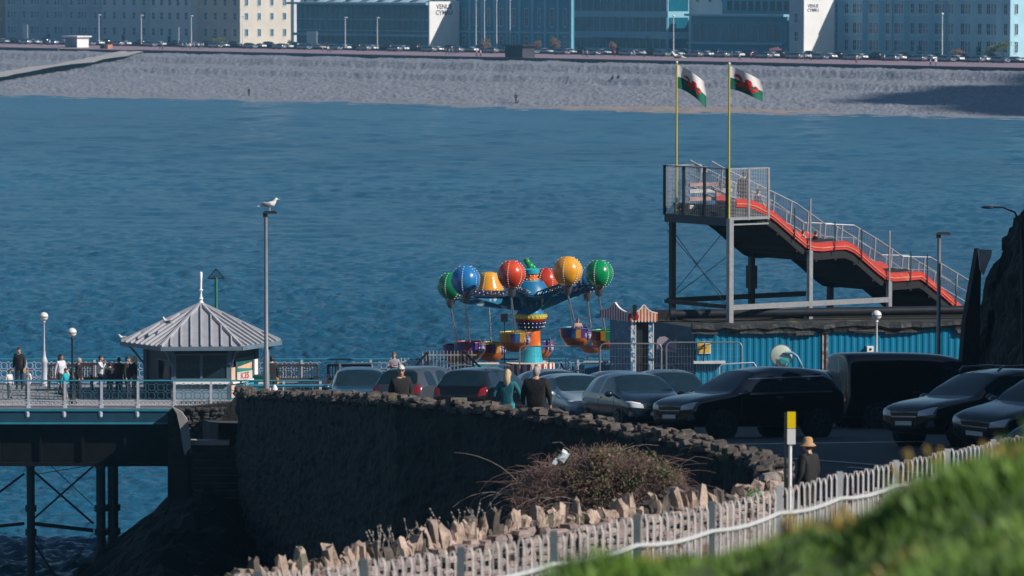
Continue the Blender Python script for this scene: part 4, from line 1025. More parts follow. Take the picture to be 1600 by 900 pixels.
# beacon in the sea behind the kiosk
p = onz(337, 560, 0); bx = X(337, 260); bo = empty('sea_beacon', (bx, 260, -1), 0, 'green pole beacon with a triangular slatted topmark behind the kiosk', 'beacon')
zt = at(337, 420, 260).z+1; MB().tube([(0, 0, 0), (0, 0, zt-.5)], .09, 8).build('pole', mat('green_pole_paint', (.03, .16, .11), .6), bo)
m = MB()
for k in range(9): x = -.45+k*.1125; m.b6(x-.02, x+.02, -.03, .03, zt-.55, zt-.52+.5*(1-abs(x)/.47))
m.beam((-.48, 0, zt-.55), (.48, 0, zt-.55), .06); m.beam((-.48, 0, zt-.55), (0, 0, zt), .05); m.beam((.48, 0, zt-.55), (0, 0, zt), .05); m.build('topmark', dsteel, bo)
# green bin
o = empty('litter_bin', (X(414, 181.5)-.15, 181.5, ZD), 0, 'green wheeled litter bin between the kiosk and the tall lamp', 'bin'); gb = mat('green_bin_plastic', (.01, .20, .12), .45)
bevel(MB().box((0, 0, .55), (.55, .55, 1.0), taper=1.1).build('bin_body', gb, o), .03); bevel(MB().box((0, 0, 1.1), (.66, .64, .1)).build('lid', mat('dark_green_lid', (.01, .07, .05), .4), o), .02)
MB().b6(-.12, .12, -.31, -.295, .7, .9).build('bin_sign', whitew, o)
o = empty('white_bag', (X(428, 160), 160, ground(160)), 0, 'white cone shaped covered object leaning at the tall lamp base', 'bag'); MB().lathe([(.2, 0), (.2, .3), (.16, .7), (.09, .95), (.03, 1.05)], 10, sy=.7).build('cover', whitew, o, smooth=True)
# ================================================================== SLIDE
AS = R(35); cS, sS = math.cos(AS), math.sin(AS); SX, SY = X(1138, 175), 175.0
so_ = empty('slide', (SX, SY, 10.7), AS, 'long red wavy slide with a fenced platform on steel posts', 'slide')
def sl(px, py, yl=0):       # pixel on the plane local y = yl -> (t, z above slide base)
    a = (px-800)/F*1.0005; x0 = SX-yl*sS; y0 = SY+yl*cS
    t = (a*y0-x0)/(cS-a*sS); D = y0+t*sS
    return t, at(px, py, D).z-10.7
edge = [sl(*q) for q in ((1150, 322), (1165, 322), (1180, 326), (1200, 336), (1215, 347), (1241, 370), (1260, 386), (1272, 390), (1285, 391), (1303, 389), (1322, 388), (1334, 393), (1345, 402), (1371, 425), (1384, 435), (1397, 438), (1416, 437), (1439, 435), (1447, 440), (1455, 447), (1475, 463), (1491, 477), (1505, 489), (1520, 500))]
red = mat('red_slide_fibreglass', (.55, .035, .02), .3, vary=.15, scale=2, coat=.6, spot=((.62, .2, .12), 1.6, .62)); under = mat('dark_underside_board', (.008, .009, .011), .8, vary=.3); redp = mat('faded_red_slide_bed', (.40, .055, .05), .4, vary=.2, scale=2, spot=((.5, .2, .18), 2.2, .60)); wst = mat('pale_slide_stripe', (.62, .25, .16), .35)
def along(y, dz, wd, ht, nm, mt, pts=edge):
    m = MB()
    for (t0, z0), (t1, z1) in zip(pts, pts[1:]): m.prism([(t0, y-wd/2, z0+dz), (t1, y-wd/2, z1+dz), (t1, y-wd/2, z1+dz+ht), (t0, y-wd/2, z0+dz+ht)], (0, wd, 0))
    return m.build(nm, mt, so_)
along(.0, -.04, .08, .30, 'side_wall', red); along(-.055, .07, .03, .035, 'side_stripe', wst); along(.12, .24, .26, .05, 'rim', red)
bedp = [q for q in edge if q[0] > 1.2]; along(1.25, .16, 2.4, .07, 'bed', redp, bedp)
along(.86, .22, .06, .12, 'lane_divider', under, bedp); along(1.66, .22, .06, .12, 'lane_divider', under, bedp); along(2.45, .1, .08, .46, 'far_wall', redp, bedp)
along(.02, .268, .06, .012, 'rim_line', black)
under = mat('dark_underside_board', (.02, .022, .026), .8, vary=.3)
along(2.0, -.12, 3.9, .10, 'underside', under); along(.1, -.38, .12, .30, 'girder', under); along(3.85, -.5, .12, .42, 'girder', under); along(2.0, -.3, 3.6, .05, 'underside', under)
for k in range(14):
    t = 1.5+k*.95; z = interp(edge, t); MB().b6(t-.05, t+.05, .06, 3.8, z-.45, z-.12).build('cross_beam', under, so_)
# steps
m = MB(); 
for k in range(34):
    t = 1.9+k*.38; z = interp(edge, t); m.b6(t, t+.36, 2.6, 3.8, z-.05, z+.05)
m.build('stairs', dsteel, so_)
# handrails with mesh
meshm = mat('pale_wire_mesh', (.45, .46, .50), .5, .4)
rp = [sl(*q, 2.5) for q in ((1112, 252), (1130, 262), (1202, 297), (1245, 318), (1290, 350), (1335, 352), (1372, 374), (1412, 401), (1455, 402), (1522, 442))]
rp0 = rp[:]
for yl, nm in ((2.52, 'handrail'), (3.9, 'handrail')):
    pts = [(t, yl, z) for t, z in rp if t > -.2]; m = MB(); m.tube(pts, .03, 5); m.tube([(t, y, z-.95) for t, y, z in pts], .03, 5); m.tube([(t, y, z-.5) for t, y, z in pts], .018, 4)
    for i in range(15):
        t = 1.6+i*.85
        if t > pts[-1][0]: break
        z = interp([(p[0], p[2]) for p in pts], t); m.beam((t, yl, z-.98), (t+.08, yl, z), .05)
    m.build(nm, mat('pale_handrail_paint', (.27, .29, .33), .45, .3), so_)
    mm = MB()
    for k in range(1, 15): mm.tube([(t, y, z-.95+k*.063) for t, y, z in pts], .0035, 3, cap=False)
    t = pts[0][0]
    while t < pts[-1][0]:
        z = interp([(p[0], p[2]) for p in pts], t); mm.tube([(t, yl, z-.95), (t, yl, z)], .0035, 3, cap=False); t += .08
    mm.build('wire_mesh', meshm, so_, fix=False)
# platform
PZ = sl(1138, 341)[1]; PT = sl(1200, 300)[0]; PWd = 3.96; FH = sl(1138, 264)[1]-PZ
MB().b6(.0, PT, 0, PWd, PZ-.04, PZ).build('platform_floor', under, so_)
m = MB(); m.b6(-.06, .0, -.03, PWd, PZ-.30, PZ+.02); m.build('platform_fascia', mat('dark_blue_grey_beam', (.03, .05, .07), .5), so_)
m = MB(); m.b6(0, PT, -.06, 0, PZ-.08, PZ+.02); m.b6(0, PT, -.06, 0, PZ-.28, PZ-.22); m.build('platform_beam', grey, so_)
def mpanel(a, b_, z0, z1, nm='fence_panel'):
    a = Vector(a); b_ = Vector(b_); m = MB(); d = (b_-a); n_ = Vector((-d.y, d.x, 0)).normalized()
    for (p, q) in (((0, z0), (0, z1)), ((1, z0), (1, z1)), ((0, z1), (1, z1)), ((0, z0), (1, z0))):
        P = a.lerp(b_, p[0]); Q = a.lerp(b_, q[0]); m.beam((P.x, P.y, p[1]), (Q.x, Q.y, q[1]), .055, .055, up=(0, 0, 1) if p[1] == q[1] else (d.normalized()))
    fo = m.build(nm, grey, so_)
    mm = MB(); k = z0+.05
    while k < z1: mm.beam((a.x, a.y, k), (b_.x, b_.y, k), .007, .009); k += .052
    c = .0
    while c < 1: P = a.lerp(b_, c); mm.beam((P.x, P.y, z0), (P.x, P.y, z1), .006, .006); c += .12/max(.2, d.length)
    mm.build('wire_mesh', meshm, fo, fix=False)
ys = [0, 1.42, 2.73, 3.96]
for a, b_ in zip(ys, ys[1:]): mpanel((-.02, a, 0), (-.02, b_, 0), PZ, PZ+FH)
for y in ys: MB().box((-.05, y, PZ+FH/2), (.09, .09, FH+.05)).build('fence_post', dsteel, so_)
for a, b_ in ((0, PT*.5), (PT*.5, PT)): mpanel((a+.03, -.03, 0), (b_-.03, -.03, 0), PZ, PZ+FH)
mpanel((0, PWd, 0), (PT*.9, PWd, 0), PZ, PZ+FH)
MB().b6(PT-.04, PT+.04, -.07, .0, PZ-.1, PZ+FH+.02).build('fence_post', grey, so_); MB().b6(PT*.5-.03, PT*.5+.03, -.07, .0, PZ-.1, PZ+FH+.02).build('fence_post', grey, so_)
for k, z in enumerate((.25, .55, .85, 1.1)):
    MB().b6(.15, PT+.3, 2.6, 2.68, PZ+z, PZ+z+.14).build('barrier_board', (mat('faded_pink_board', (.42, .25, .24), .6) if k % 2 else mat('pale_board', (.5, .48, .47), .6)), so_)
MB().box((1.2, 3.2, PZ+1.72), (.35, .25, .22)).build('floodlight', grey, so_)
# posts
pm_l = grey
def post(t, y, z0, z1, wd=.17, mt=dsteel): 
    MB().box((t, y, (z0+z1)/2), (wd, wd, z1-z0)).build('support_post', mt, so_)
zb = sl(1138, 507)[1]
for px, wd in ((1138, .2), (1263, .17), (1387, .17)):
    t, z0 = sl(px, 505); y_ = -.0; zt = (PZ if px == 1138 else interp(edge, t)-.1)
    post(t, -.12, min(z0, zb), zt, wd, grey)
    if px > 1138: MB().box((t, -.14, (zt+interp(edge, t)+1.9)/2), (.05, .05, interp(edge, t)+1.9-zt)).build('mesh_pole', grey, so_)
for px in (1240, 1303, 1345, 1422, 1448, 1493):
    t = sl(px, 400)[0]; z = interp(edge, t); MB().b6(t-.015, t+.015, -.1, -.07, z-.15, z+1.1).build('net_pole', dsteel, so_)
for px, yl, yb in ((1051, 3.96, 480), (1175, 3.85, 470), (1298, 3.85, 465)):
    t, z0 = sl(px, yb, yl); zt = PZ if px == 1051 else interp(edge, t)-.3; post(t, yl, -.3, zt, .2)
    if px > 1051: MB().box((t, yl, 1.5), (.32, .32, .9)).build('post_sleeve', dsteel, so_)
t0 = 0; t3 = sl(1387, 480)[0]; zr = sl(1263, 474)[1]
MB().b6(0, t3, -.2, -.1, zr-.1, zr+.1).build('tie_beam', grey, so_); MB().b6(0, t3-1, 3.8, 3.9, zr-.05, zr+.15).build('tie_beam', dsteel, so_); MB().b6(-.1, 0, 0, 3.9, zr-.05, zr+.1).build('tie_beam', dsteel, so_)
m = MB(); 
for (a, b_) in (((0, 3.9, zr), (0, 0, PZ-.3)), ((0, 3.9, PZ-.3), (0, 0, zr)), ((0, 3.9, PZ-.6), (2.9, 3.9, zr)), ((0, 3.9, zr), (2.9, 3.9, zr+1.6))): m.tube([a, b_], .014, 4)
m.build('brace_cable', dsteel, so_)
# flags
yel = mat('yellow_pole_paint', (.5, .42, .05), .45, vary=.12)
fwhite = mat('flag_white', (.78, .76, .76), .8, vary=.05); fgreen = mat('flag_green', (.0, .13, .08), .8, vary=.15); fred = mat('flag_red', (.62, .03, .02), .8, vary=.1); fturq = mat('flag_turquoise_green', (.02, .42, .34), .8)
DRG = [  # u to the fly, v up; crude heraldic dragon
 [(.10, .72), (.20, .78), (.30, .74), (.34, .66), (.36, .5), (.44, .44), (.56, .42), (.66, .36), (.74, .34), (.72, .24), (.6, .2), (.5, .22), (.42, .2), (.34, .26), (.28, .36), (.27, .5), (.24, .6), (.16, .6), (.10, .64)],
 [(.46, .44), (.44, .62), (.50, .72), (.62, .74), (.70, .66), (.66, .6), (.72, .56), (.66, .5), (.70, .44), (.60, .42)],
 [(.70, .34), (.80, .38), (.84, .46), (.78, .50), (.76, .56), (.86, .58), (.92, .50), (.90, .36), (.82, .26), (.72, .24)],
 [(.30, .30), (.20, .28), (.16, .36), (.12, .34), (.14, .22), (.24, .18), (.34, .22)], [(.62, .24), (.66, .10), (.74, .08), (.72, .16), (.70, .28)], [(.40, .24), (.38, .10), (.46, .06), (.46, .14), (.48, .24)]]
def flag(px, pyt, hoist, fly, tipdrop, label, D, zbase, sq=1.0, fold=0, es=1.0):
    z1 = at(px, pyt, D).z; o = empty('flag', (X(px, D), D, zbase), 0, label, 'flag', 'flags on the slide platform')
    H_ = z1-zbase; MB().tube([(0, 0, 0), (0, 0, H_)], [.045, .03], 8).build('pole', yel, o, smooth=True); MB().ball((0, 0, H_+.04), .05, n=8, m=6).build('finial', whitew, o)
    def fp(u, v, off=0):
        x = .04+fly*(u-.10*fold*u*u); y = .10*math.sin(u*7+v*1.5)*u**.5+off-.25*u; z = H_-.06-hoist*(1-v)*(1-.12*u)-tipdrop*(u**1.25)*(1+.25*fold*u*(1-v))
        return (x, y, z)
    m = MB(); nu, nv = 26, 16; m.v = [fp(i/nu, j/nv) for j in range(nv+1) for i in range(nu+1)]
    for j in range(nv):
        for i in range(nu): m.f.append((j*(nu+1)+i, j*(nu+1)+i+1, (j+1)*(nu+1)+i+1, (j+1)*(nu+1)+i)); m.m.append(0 if j >= nv/2 else 1)
    m.build('cloth', [fwhite, fgreen], o, smooth=True, fix=False)
    for off in (-.012, .012):
        e = MB()
        for poly in DRG:      # fill the outline on a fine grid so that it follows the cloth
            def inside(x, y):
                c = False; j = len(poly)-1
                for i in range(len(poly)):
                    if (poly[i][1] > y) != (poly[j][1] > y) and x < (poly[j][0]-poly[i][0])*(y-poly[i][1])/(poly[j][1]-poly[i][1])+poly[i][0]: c = not c
                    j = i
                return c
            N_ = 44
            for i in range(N_):
                for j in range(N_):
                    u, v = ((i+.5)/N_-.5)/es+.5, ((j+.5)/N_-.5)/es+.5
                    if inside(u, v): e.add([fp(i/N_, j/N_, off), fp((i+1)/N_, j/N_, off), fp((i+1)/N_, (j+1)/N_, off), fp(i/N_, (j+1)/N_, off)], [(0, 1, 2, 3)])
        e.build('dragon_emblem', fred, o, fix=False)
    return o
D1 = SY+PWd*cS; zfl = 10.7+PZ
flag(1057, 99, .90, 1.22, .72, 'left Welsh flag with drooping fly on a yellow pole', D1-.3, zfl, fold=1, es=.72)
f2 = flag(1139, 101, .86, 1.22, .58, 'right Welsh flag with its red dragon spread on a yellow pole', 174.9, zfl, es=.9)
gull((X(1057, D1-.3)+.02, D1-.3, at(1057, 99, D1-.3).z+.08), R(175), 'white gull on top of the left yellow flagpole', 1.0)
# riders and attendant
def slp(t, y, z): q = Matrix.Rotation(AS, 3, 'Z') @ Vector((t, y, 0)); return (SX+q.x, SY+q.y), 10.7+z
xy, z_ = slp(1.32, .72, PZ); person(1160, 176, 1.72, (.3, 1), 'person in dark clothes standing on the slide platform', (.02, .022, .03), (.02, .02, .025), xy=xy, z=z_, coat=True)
xy, z_ = slp(1.78, .45, PZ-.55); person(1185, 177, 1.6, (.82, .57), 'seated person in lilac top at the top of the slide', (.42, .38, .60), (.04, .04, .05), pose='sit', xy=xy, z=z_, sleeves=False)
for px, yl, tp, lb in ((1255, 2.0, (.5, .35, .33), 'upper of two children sliding down the red slide'), (1275, 1.2, (.06, .05, .06), 'lower of two children sliding down the red slide')):
    t = sl(px, 375, yl)[0]; xy, z_ = slp(t, yl, interp(edge, t)-.62); person(px, 178, 1.25, (.82, .57), lb, tp, (.05, .05, .08), pose='sit', xy=xy, z=z_)
# ================================================================== HOARDING BUILDING UNDER THE SLIDE
turq = mat('turquoise_corrugated_sheet', (.004, .20, .36), .4, .1, vary=.10, scale=.6, spot=((.02, .14, .20), .9, .62)); turqd = mat('shade_darkened_turquoise', (.003, .075, .14), .5, vary=.2)  # side panel is the turquoise darkened for the shade on that wall
hbx = X(1087, 172.5); ho = empty('turquoise_building', (hbx, 172.5, ground(172.5)), R(8), 'low turquoise corrugated building with a dark felt roof under the slide', 'building'); HH = at(1087, 512, 172.5).z-ground(172.5)
m = MB(); LW = 12.5; n_ = 300; vs = []
for i in range(n_+1): x = LW*i/n_; y = -.022 if (i % 6) in (0, 1, 2) else .0; vs += [(x, y, -.6), (x, y, HH)]
m.add(vs, [(2*i, 2*i+2, 2*i+3, 2*i+1) for i in range(n_)]); m.build('corrugated_wall', turq, ho, fix=False)
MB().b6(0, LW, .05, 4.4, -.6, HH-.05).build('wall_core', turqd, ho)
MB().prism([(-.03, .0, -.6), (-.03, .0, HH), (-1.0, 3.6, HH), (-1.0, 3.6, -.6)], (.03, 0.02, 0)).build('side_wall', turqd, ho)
MB().prism([(0.0, .05, HH-.08), (LW, .05, HH-.08), (LW, 4.6, HH-.08), (-1.1, 4.6, HH-.08)], (0, 0, .07)).build('roof_deck', mat('roof_felt', (.03, .032, .03), .9, vary=.3, scale=1, spot=((.12, .12, .06), .8, .6)), ho)
m = MB(); rnd = random.Random(3); pts = [(-.15+i*.42, -.10+.04*rnd.uniform(-1, 1), HH+.02+.06*rnd.uniform(-1, 1)) for i in range(31)]
m.tube(pts, [.13+.05*rnd.random() for _ in pts], 7)
for i in range(40): x = rnd.uniform(0, LW); m.box((x, -.12, HH-.10-.1*rnd.random()), (rnd.uniform(.2, 1.3), .05, rnd.uniform(.1, .3)), rz=.02, rx=rnd.uniform(-.3, .3), ry=rnd.uniform(-.08, .08))
m.build('roof_edge_tarpaulin', mat('black_tarpaulin', (.025, .028, .03), .6, vary=.4, scale=3, bump=.05, bscale=4), ho)
MB().b6(-1.0, LW, 4.2, 4.5, HH-.1, HH+.36).build('rear_parapet', under, ho)
m = MB(); m.tube([(-.3, 3.2, HH+.28), (12.3, 3.2, HH+.34)], .17, 10); m.tube([(-.4, 3.2, HH+.28), (-.2, 3.2, HH+.28)], .24, 10); m.build('roof_pipe', dsteel, ho, smooth=True)
for x in (4.85, 5.0): MB().b6(x, x+.06, -.07, -.02, -.6, HH-.1).build('downpipe', mat('rusty_pale_pipe', (.4, .36, .32), .6, spot=((.25, .1, .05), 6, .5)), ho)
# yellow sign, shelf, mirror, banner
MB().b6(.08, .58, -.065, -.03, HH-.98, HH-.52).build('yellow_sign', mat('pale_sign_border', (.7, .66, .5), .5), ho)
yy = mat('yellow_sign_face', (.75, .45, .03), .5); m = MB(); m.b6(.11, .29, -.075, -.064, HH-.94, HH-.56); m.b6(.34, .54, -.075, -.064, HH-.92, HH-.72); m.b6(.42, .55, -.075, -.064, HH-.70, HH-.62); m.build('yellow_sign_face', yy, ho)
m = MB(); m.beam((.27, -.22, HH-1.3), (.32, -.22, HH-.58), .05); m.beam((.1, -.22, HH-.7), (.62, -.22, HH-.58), .025); m.beam((.12, -.22, HH-.82), (.3, -.22, HH-.64), .09, .06); m.build('bracket_light', black, ho)
MB().b6(-.1, 1.1, -.3, -.03, HH-1.34, HH-1.25).build('shelf', mat('pale_shelf', (.6, .6, .62), .5), ho)
MB().b6(6.55, 6.80, -.2, -.03, HH-.98, HH-.76).build('white_box_sign', whitew, ho); MB().ball((6.68, -.21, HH-.87), .05, .02, .05, 8, 4).build('box_lens', black, ho)
bo_ = empty('pink_banner', (X(1027, 173.5), 173.5, at(1027, 547, 173.5).z), R(-4), 'pale pink banner with faint lettering on the dark shaded side wall', 'banner')
MB().prism([(0, 0, 0), (.75, 0, -.10), (.77, 0, .56), (.62, 0, .32), (.3, 0, .52), (.1, 0, .50), (0, 0, .38)], (0, .04, 0)).build('panel', mat('pink_banner_cloth', (.42, .32, .40), .7), bo_)
m = MB(); 
for k in range(12): m.box((.1+.05*k, -.012, .17-.012*k), (.035, .01, .07))
m.build('lettering', mat('banner_lettering', (.12, .08, .14), .7), bo_)
md_ = MB(); mo = empty('round_mirror', (X(1222, 170.8), 170.8, at(1222, 556, 170.8).z), 0, 'round pale traffic mirror on a curved blue pipe before the hoarding', 'mirror')
Mx = Matrix.Rotation(R(90), 3, 'X'); 
MB().lathe([(.40, -.02), (.40, .02), (.3, .05), (.05, .08)], 28, M=Mx).build('mirror_disc', mat('pale_green_mirror', (.55, .68, .58), .15, 0, col2=(.75, .8, .72), scale=2.5, coat=1), mo, smooth=True)
MB().lathe([(.43, -.03), (.43, .0), (.40, .0)], 28, M=Mx).build('mirror_rim', grey, mo)
m = MB(); m.b6(-.02, .30, -.10, -.085, -.28, -.06); 
for k in range(7): m.beam((-.12+.05*k, -.1, -.05-.02*k), (.02+.05*k, -.1, -.30), .012)
m.build('mirror_pattern', mat('mirror_blue_patch', (.08, .45, .5), .3), mo)
MB().tube([(.12, -.12, .12), (.4, -.14, .12), (.58, -.14, -.02), (.78, -.1, -.4), (.82, 0, -2.2)], .055, 8).build('curved_pipe', mat('blue_grey_pipe', (.14, .28, .42), .4), mo, smooth=True)
person(1216, 169.8, 1.72, (-.2, -1), 'dark haired person mostly hidden behind the black SUV before the mirror', (.5, .4, .4), (.05, .05, .06), group=None)
# ================================================================== TICKET BOOTH
to = empty('ticket_booth', (X(968, 171), 171, ground(171)), 0, 'blue ticket booth with red and white striped scalloped canopy', 'booth')
BX0, BX1 = X(955, 171)-to.location.x, X(1022, 171)-to.location.x; BM = X(990, 171)-to.location.x; zc = at(1000, 497, 171).z-ground(171); zr_ = at(1000, 476, 171).z-ground(171)
mur = mat('blue_star_mural', (.02, .10, .20), .5, scale=3, col2=(.05, .22, .36), spot=((.55, .6, .66), 4.5, .66)); murs = mat('blue_white_column', (.04, .25, .45), .5, spot=((.7, .72, .75), 7, .5))
MB().prism([(BX0, 1.9, 0), (BX0, 1.9, zc), (BM-.05, 0.1, zc), (BM-.05, .1, 0)], (.12, .14, 0)).build('side_wall', mur, to)
MB().b6(BM+.1, BX1-.14, .05, .12, 0, zc-.05).build('roller_door', mat('black_roller_door', (.02, .024, .03), .5, vary=.4, scale=3, stretch=(6, 6, .3)), to)
for x in (BM-.02, BX1-.12): MB().b6(x-.07, x+.09, -.06, .12, 0, zc).build('corner_column', murs, to); MB().b6(x+.09, x+.12, -.07, .1, 0, zc).build('column_edge', whitew, to)
MB().prism([(BM, .3, 0), (BX1, .3, 0), (BX1-.3, 2.2, 0), (BX0+.2, 2.2, 0)], (0, 0, zc-.02)).build('booth_core', turqd, to)
def valance(a, b_, n, c1, c2, nm, edge_m):
    a = Vector(a); b_ = Vector(b_); h0 = zc-.1; h1 = lambda u: zc+.17+(zr_-zc-.12)*(math.exp(-abs(u-.5)*5.5)-.06)
    d = (b_-a); nrm = Vector((d.y, -d.x, 0)).normalized()
    m1 = MB()
    for i in range(n):
        u0, u1 = i/n, (i+1)/n; p = a.lerp(b_, u0); q = a.lerp(b_, u1); m1.slot(i % 2)
        lo = h0-.04*(i % 2)
        m1.prism([(p.x, p.y, lo), (q.x, q.y, lo), (q.x, q.y, h1(u1)), (p.x, p.y, h1(u0))], nrm*.03)
    m1.build(nm, [c1, c2], to)
    m2 = MB()
    for i in range(n): u0, u1 = i/n, (i+1)/n; p = a.lerp(b_, u0); q = a.lerp(b_, u1); m2.beam((p.x, p.y, h1(u0)+.02), (q.x, q.y, h1(u1)+.02), .07, .04)
    m2.build('canopy_edge', edge_m, to)
or_ = mat('orange_red_stripe', (.65, .12, .03), .5); wh_ = mat('cream_stripe', (.75, .68, .58), .5); mg = mat('crimson_stripe', (.40, .03, .07), .5); wp = mat('white_stripe', (.70, .68, .70), .5)
valance((BM-.12, -.12, 0), (BX1+.14, -.12, 0), 17, or_, wh_, 'front_valance', whitew)
valance((BX0-.35, 1.9, 0), (BM-.14, -.1, 0), 23, mg, wp, 'side_valance', whitew)
MB().prism([(BX0-.2, 1.9, zc+.1), (BM-.1, 0, zc+.1), (BX1, 0, zc+.1), (BX1-.3, 2.2, zc+.1)], (0, 0, .06)).build('canopy_roof', mat('dark_canopy', (.05, .05, .06), .7), to)
MB().b6(BM-.03, BM+.12, -.22, -.05, zc+.12, zc+.5).build('loudspeaker', black, to)
MB().ball((BM+.1, -.17, zc+.08), .11, .03, .13, 10, 6).build('red_emblem', mat('emblem_red', (.4, .01, .02), .5), to)
# low mural boards left of booth
MB_ = MB(); o = empty('mural_fence', (X(922, 178.5), 178.5, ZD), 0, 'low blue painted mural board left of the ticket booth', 'fence'); MB().b6(-.2, 1.65, -.04, .04, 0, 1.9).build('board', mur, o); MB().b6(-.25, 1.7, -.06, .06, 1.9, 1.96).build('cap', palerail, o)
# ================================================================== BALLOON RIDE
rxc, ryc = X(829, 187), 187.0; zof = lambda py, D=187: at(800, py, D).z-ZD
rd = empty('balloon_ride', (rxc, ryc, ZD), 0, 'balloon carousel ride with eight bright balloons over small hanging baskets', 'fairground ride')
def zz_(py): return zof(py)
ob_ = mat('ride_orange', (.75, .15, .02), .3, coat=.7, vary=.15, scale=3, spot=((.8, .4, .02), 3, .58)); bl = mat('ride_blue', (.01, .16, .34), .35, coat=.6, vary=.2); yb = mat('ride_yellow_band', (.62, .50, .03), .35, coat=.5); rb = mat('ride_dark_red', (.32, .02, .02), .35, coat=.5); tq = mat('ride_turquoise', (.03, .38, .5), .35, coat=.5); dn = mat('ride_navy', (.008, .02, .07), .35, coat=.5)
cloudm = mat('painted_sky_canvas', (.006, .12, .24), .45, scale=1.6, col2=(.015, .20, .34), spot=((.6, .7, .74), 1.9, .60)); bulbm = mat('white_bulbs', (.85, .83, .8), .3); grn = mat('ride_green', (.01, .28, .06), .35, coat=.6)
MB().lathe([(1.45, 0), (1.45, zz_(590)), (1.35, zz_(588))], 26).build('base_drum', bl, rd, smooth=True)
for n_, (y0, y1) in enumerate(((588, 566),)):
    m = MB(); 
    for k in range(44):
        a0, a1 = 2*math.pi*k/44, 2*math.pi*(k+1)/44; m.slot(k % 2); r = 1.02
        m.add([(r*math.cos(a0), r*math.sin(a0), zz_(y0)), (r*math.cos(a1), r*math.sin(a1), zz_(y0)), (r*math.cos(a1), r*math.sin(a1), zz_(y1)), (r*math.cos(a0), r*math.sin(a0), zz_(y1))], [(0, 1, 2, 3)])
    m.build('striped_drum', [mat('drum_crimson', (.4, .05, .06), .4), wh_], rd, fix=False)
MB().lathe([(1.02, zz_(588)-.2), (1.0, zz_(566)), (.3, zz_(566)+.02)], 30).build('drum_core', wh_, rd)
MB().lathe([(.52, zz_(566)), (.46, zz_(555)), (.42, zz_(540))], 20).build('column_foot', tq, rd, smooth=True)
MB().lathe([(.42, zz_(540)), (.40, zz_(520)), (.42, zz_(513))], 20).build('column', ob_, rd, smooth=True)
MB().lathe([(.50, zz_(514)), (.58, zz_(505)), (.62, zz_(501))], 24).build('lower_collar', dn, rd, smooth=True)
MB().lathe([(.62, zz_(501)), (.66, zz_(497))], 24).build('red_band', rb, rd, smooth=True)
MB().lathe([(.66, zz_(497)), (.70, zz_(490))], 28).build('yellow_band', yb, rd, smooth=True)
MB().lathe([(.60, zz_(490)), (.40, zz_(480)), (.45, zz_(470)), (1.3, zz_(460))], 24).build('crown_hub', bl, rd, smooth=True)
MB().lathe([(.80, zz_(459)), (.72, zz_(450)), (.52, zz_(440)), (.5, zz_(439))], 24).build('top_dome', bl, rd, smooth=True)
MB().lathe([(.40, zz_(440)), (.36, zz_(438))], 20).build('neck_ring', tq, rd); MB().lathe([(.30, zz_(439)), (.29, zz_(427))], 20).build('top_drum', ob_, rd, smooth=True); MB().lathe([(.36, zz_(427)), (.38, zz_(421)), (.30, zz_(419))], 20).build('top_cap', tq, rd, smooth=True)
mm_ = MB(); mm_.ball((-.02, 0, zz_(416)), .17, n=10, m=7); mm_.ball((-.14, 0, zz_(409)), .13, n=10, m=7); mm_.ball((.12, -.02, zz_(418)), .11, n=8, m=6); mm_.tube([(-.14, 0, zz_(410)), (-.2, 0, zz_(404))], [.1, .13], 8); mm_.build('top_ornament', grn, rd, smooth=True)
bm_ = MB()
def ringb(r, z, n, s=.025):
    for k in range(n): a = 2*math.pi*k/n; bm_.ball((r*math.cos(a), r*math.sin(a), z), s, n=6, m=4)
ringb(.60, zz_(504), 22); ringb(.55, zz_(510), 22); ringb(.69, zz_(494), 26); ringb(.31, zz_(430), 12); ringb(.31, zz_(436), 12)
bm_.build('light_bulbs', bulbm, rd)
# arms and balloons: px, py(centre), r px, colour, gondola px, py
RAD = 3.05; cols = {'g': ((.0, .20, .05), (.0, .33, .12)), 'b': ((.01, .12, .38), (.02, .22, .52)), 'y': ((.75, .22, .015), (.85, .48, .03)), 'r': ((.45, .02, .012), (.72, .09, .02))}
BL = [(727, 438, 23, 'b', 734, 548, -56), (799, 429, 22, 'r', 805, 533, -11), (887, 424, 23, 'y', 900, 526, 34), (936, 428, 22, 'g', 946, 530, 79), (704, 447, 21, 'g', 716, 552, -101), (764, 446, 20, 'y', 767, 549, -146), (853, 439, 20, 'r', 842, 545, 169), (918, 437, 20, 'b', 925, 536, 124)]
truss = mat('dark_truss_with_lights', (.02, .02, .03), .4, spot=((.7, .7, .7), 9, .56))
nmz = {'b': 'blue', 'r': 'red', 'y': 'yellow and orange', 'g': 'green'}
cup = mat('chrome_cup', (.25, .25, .27), .25, .8)
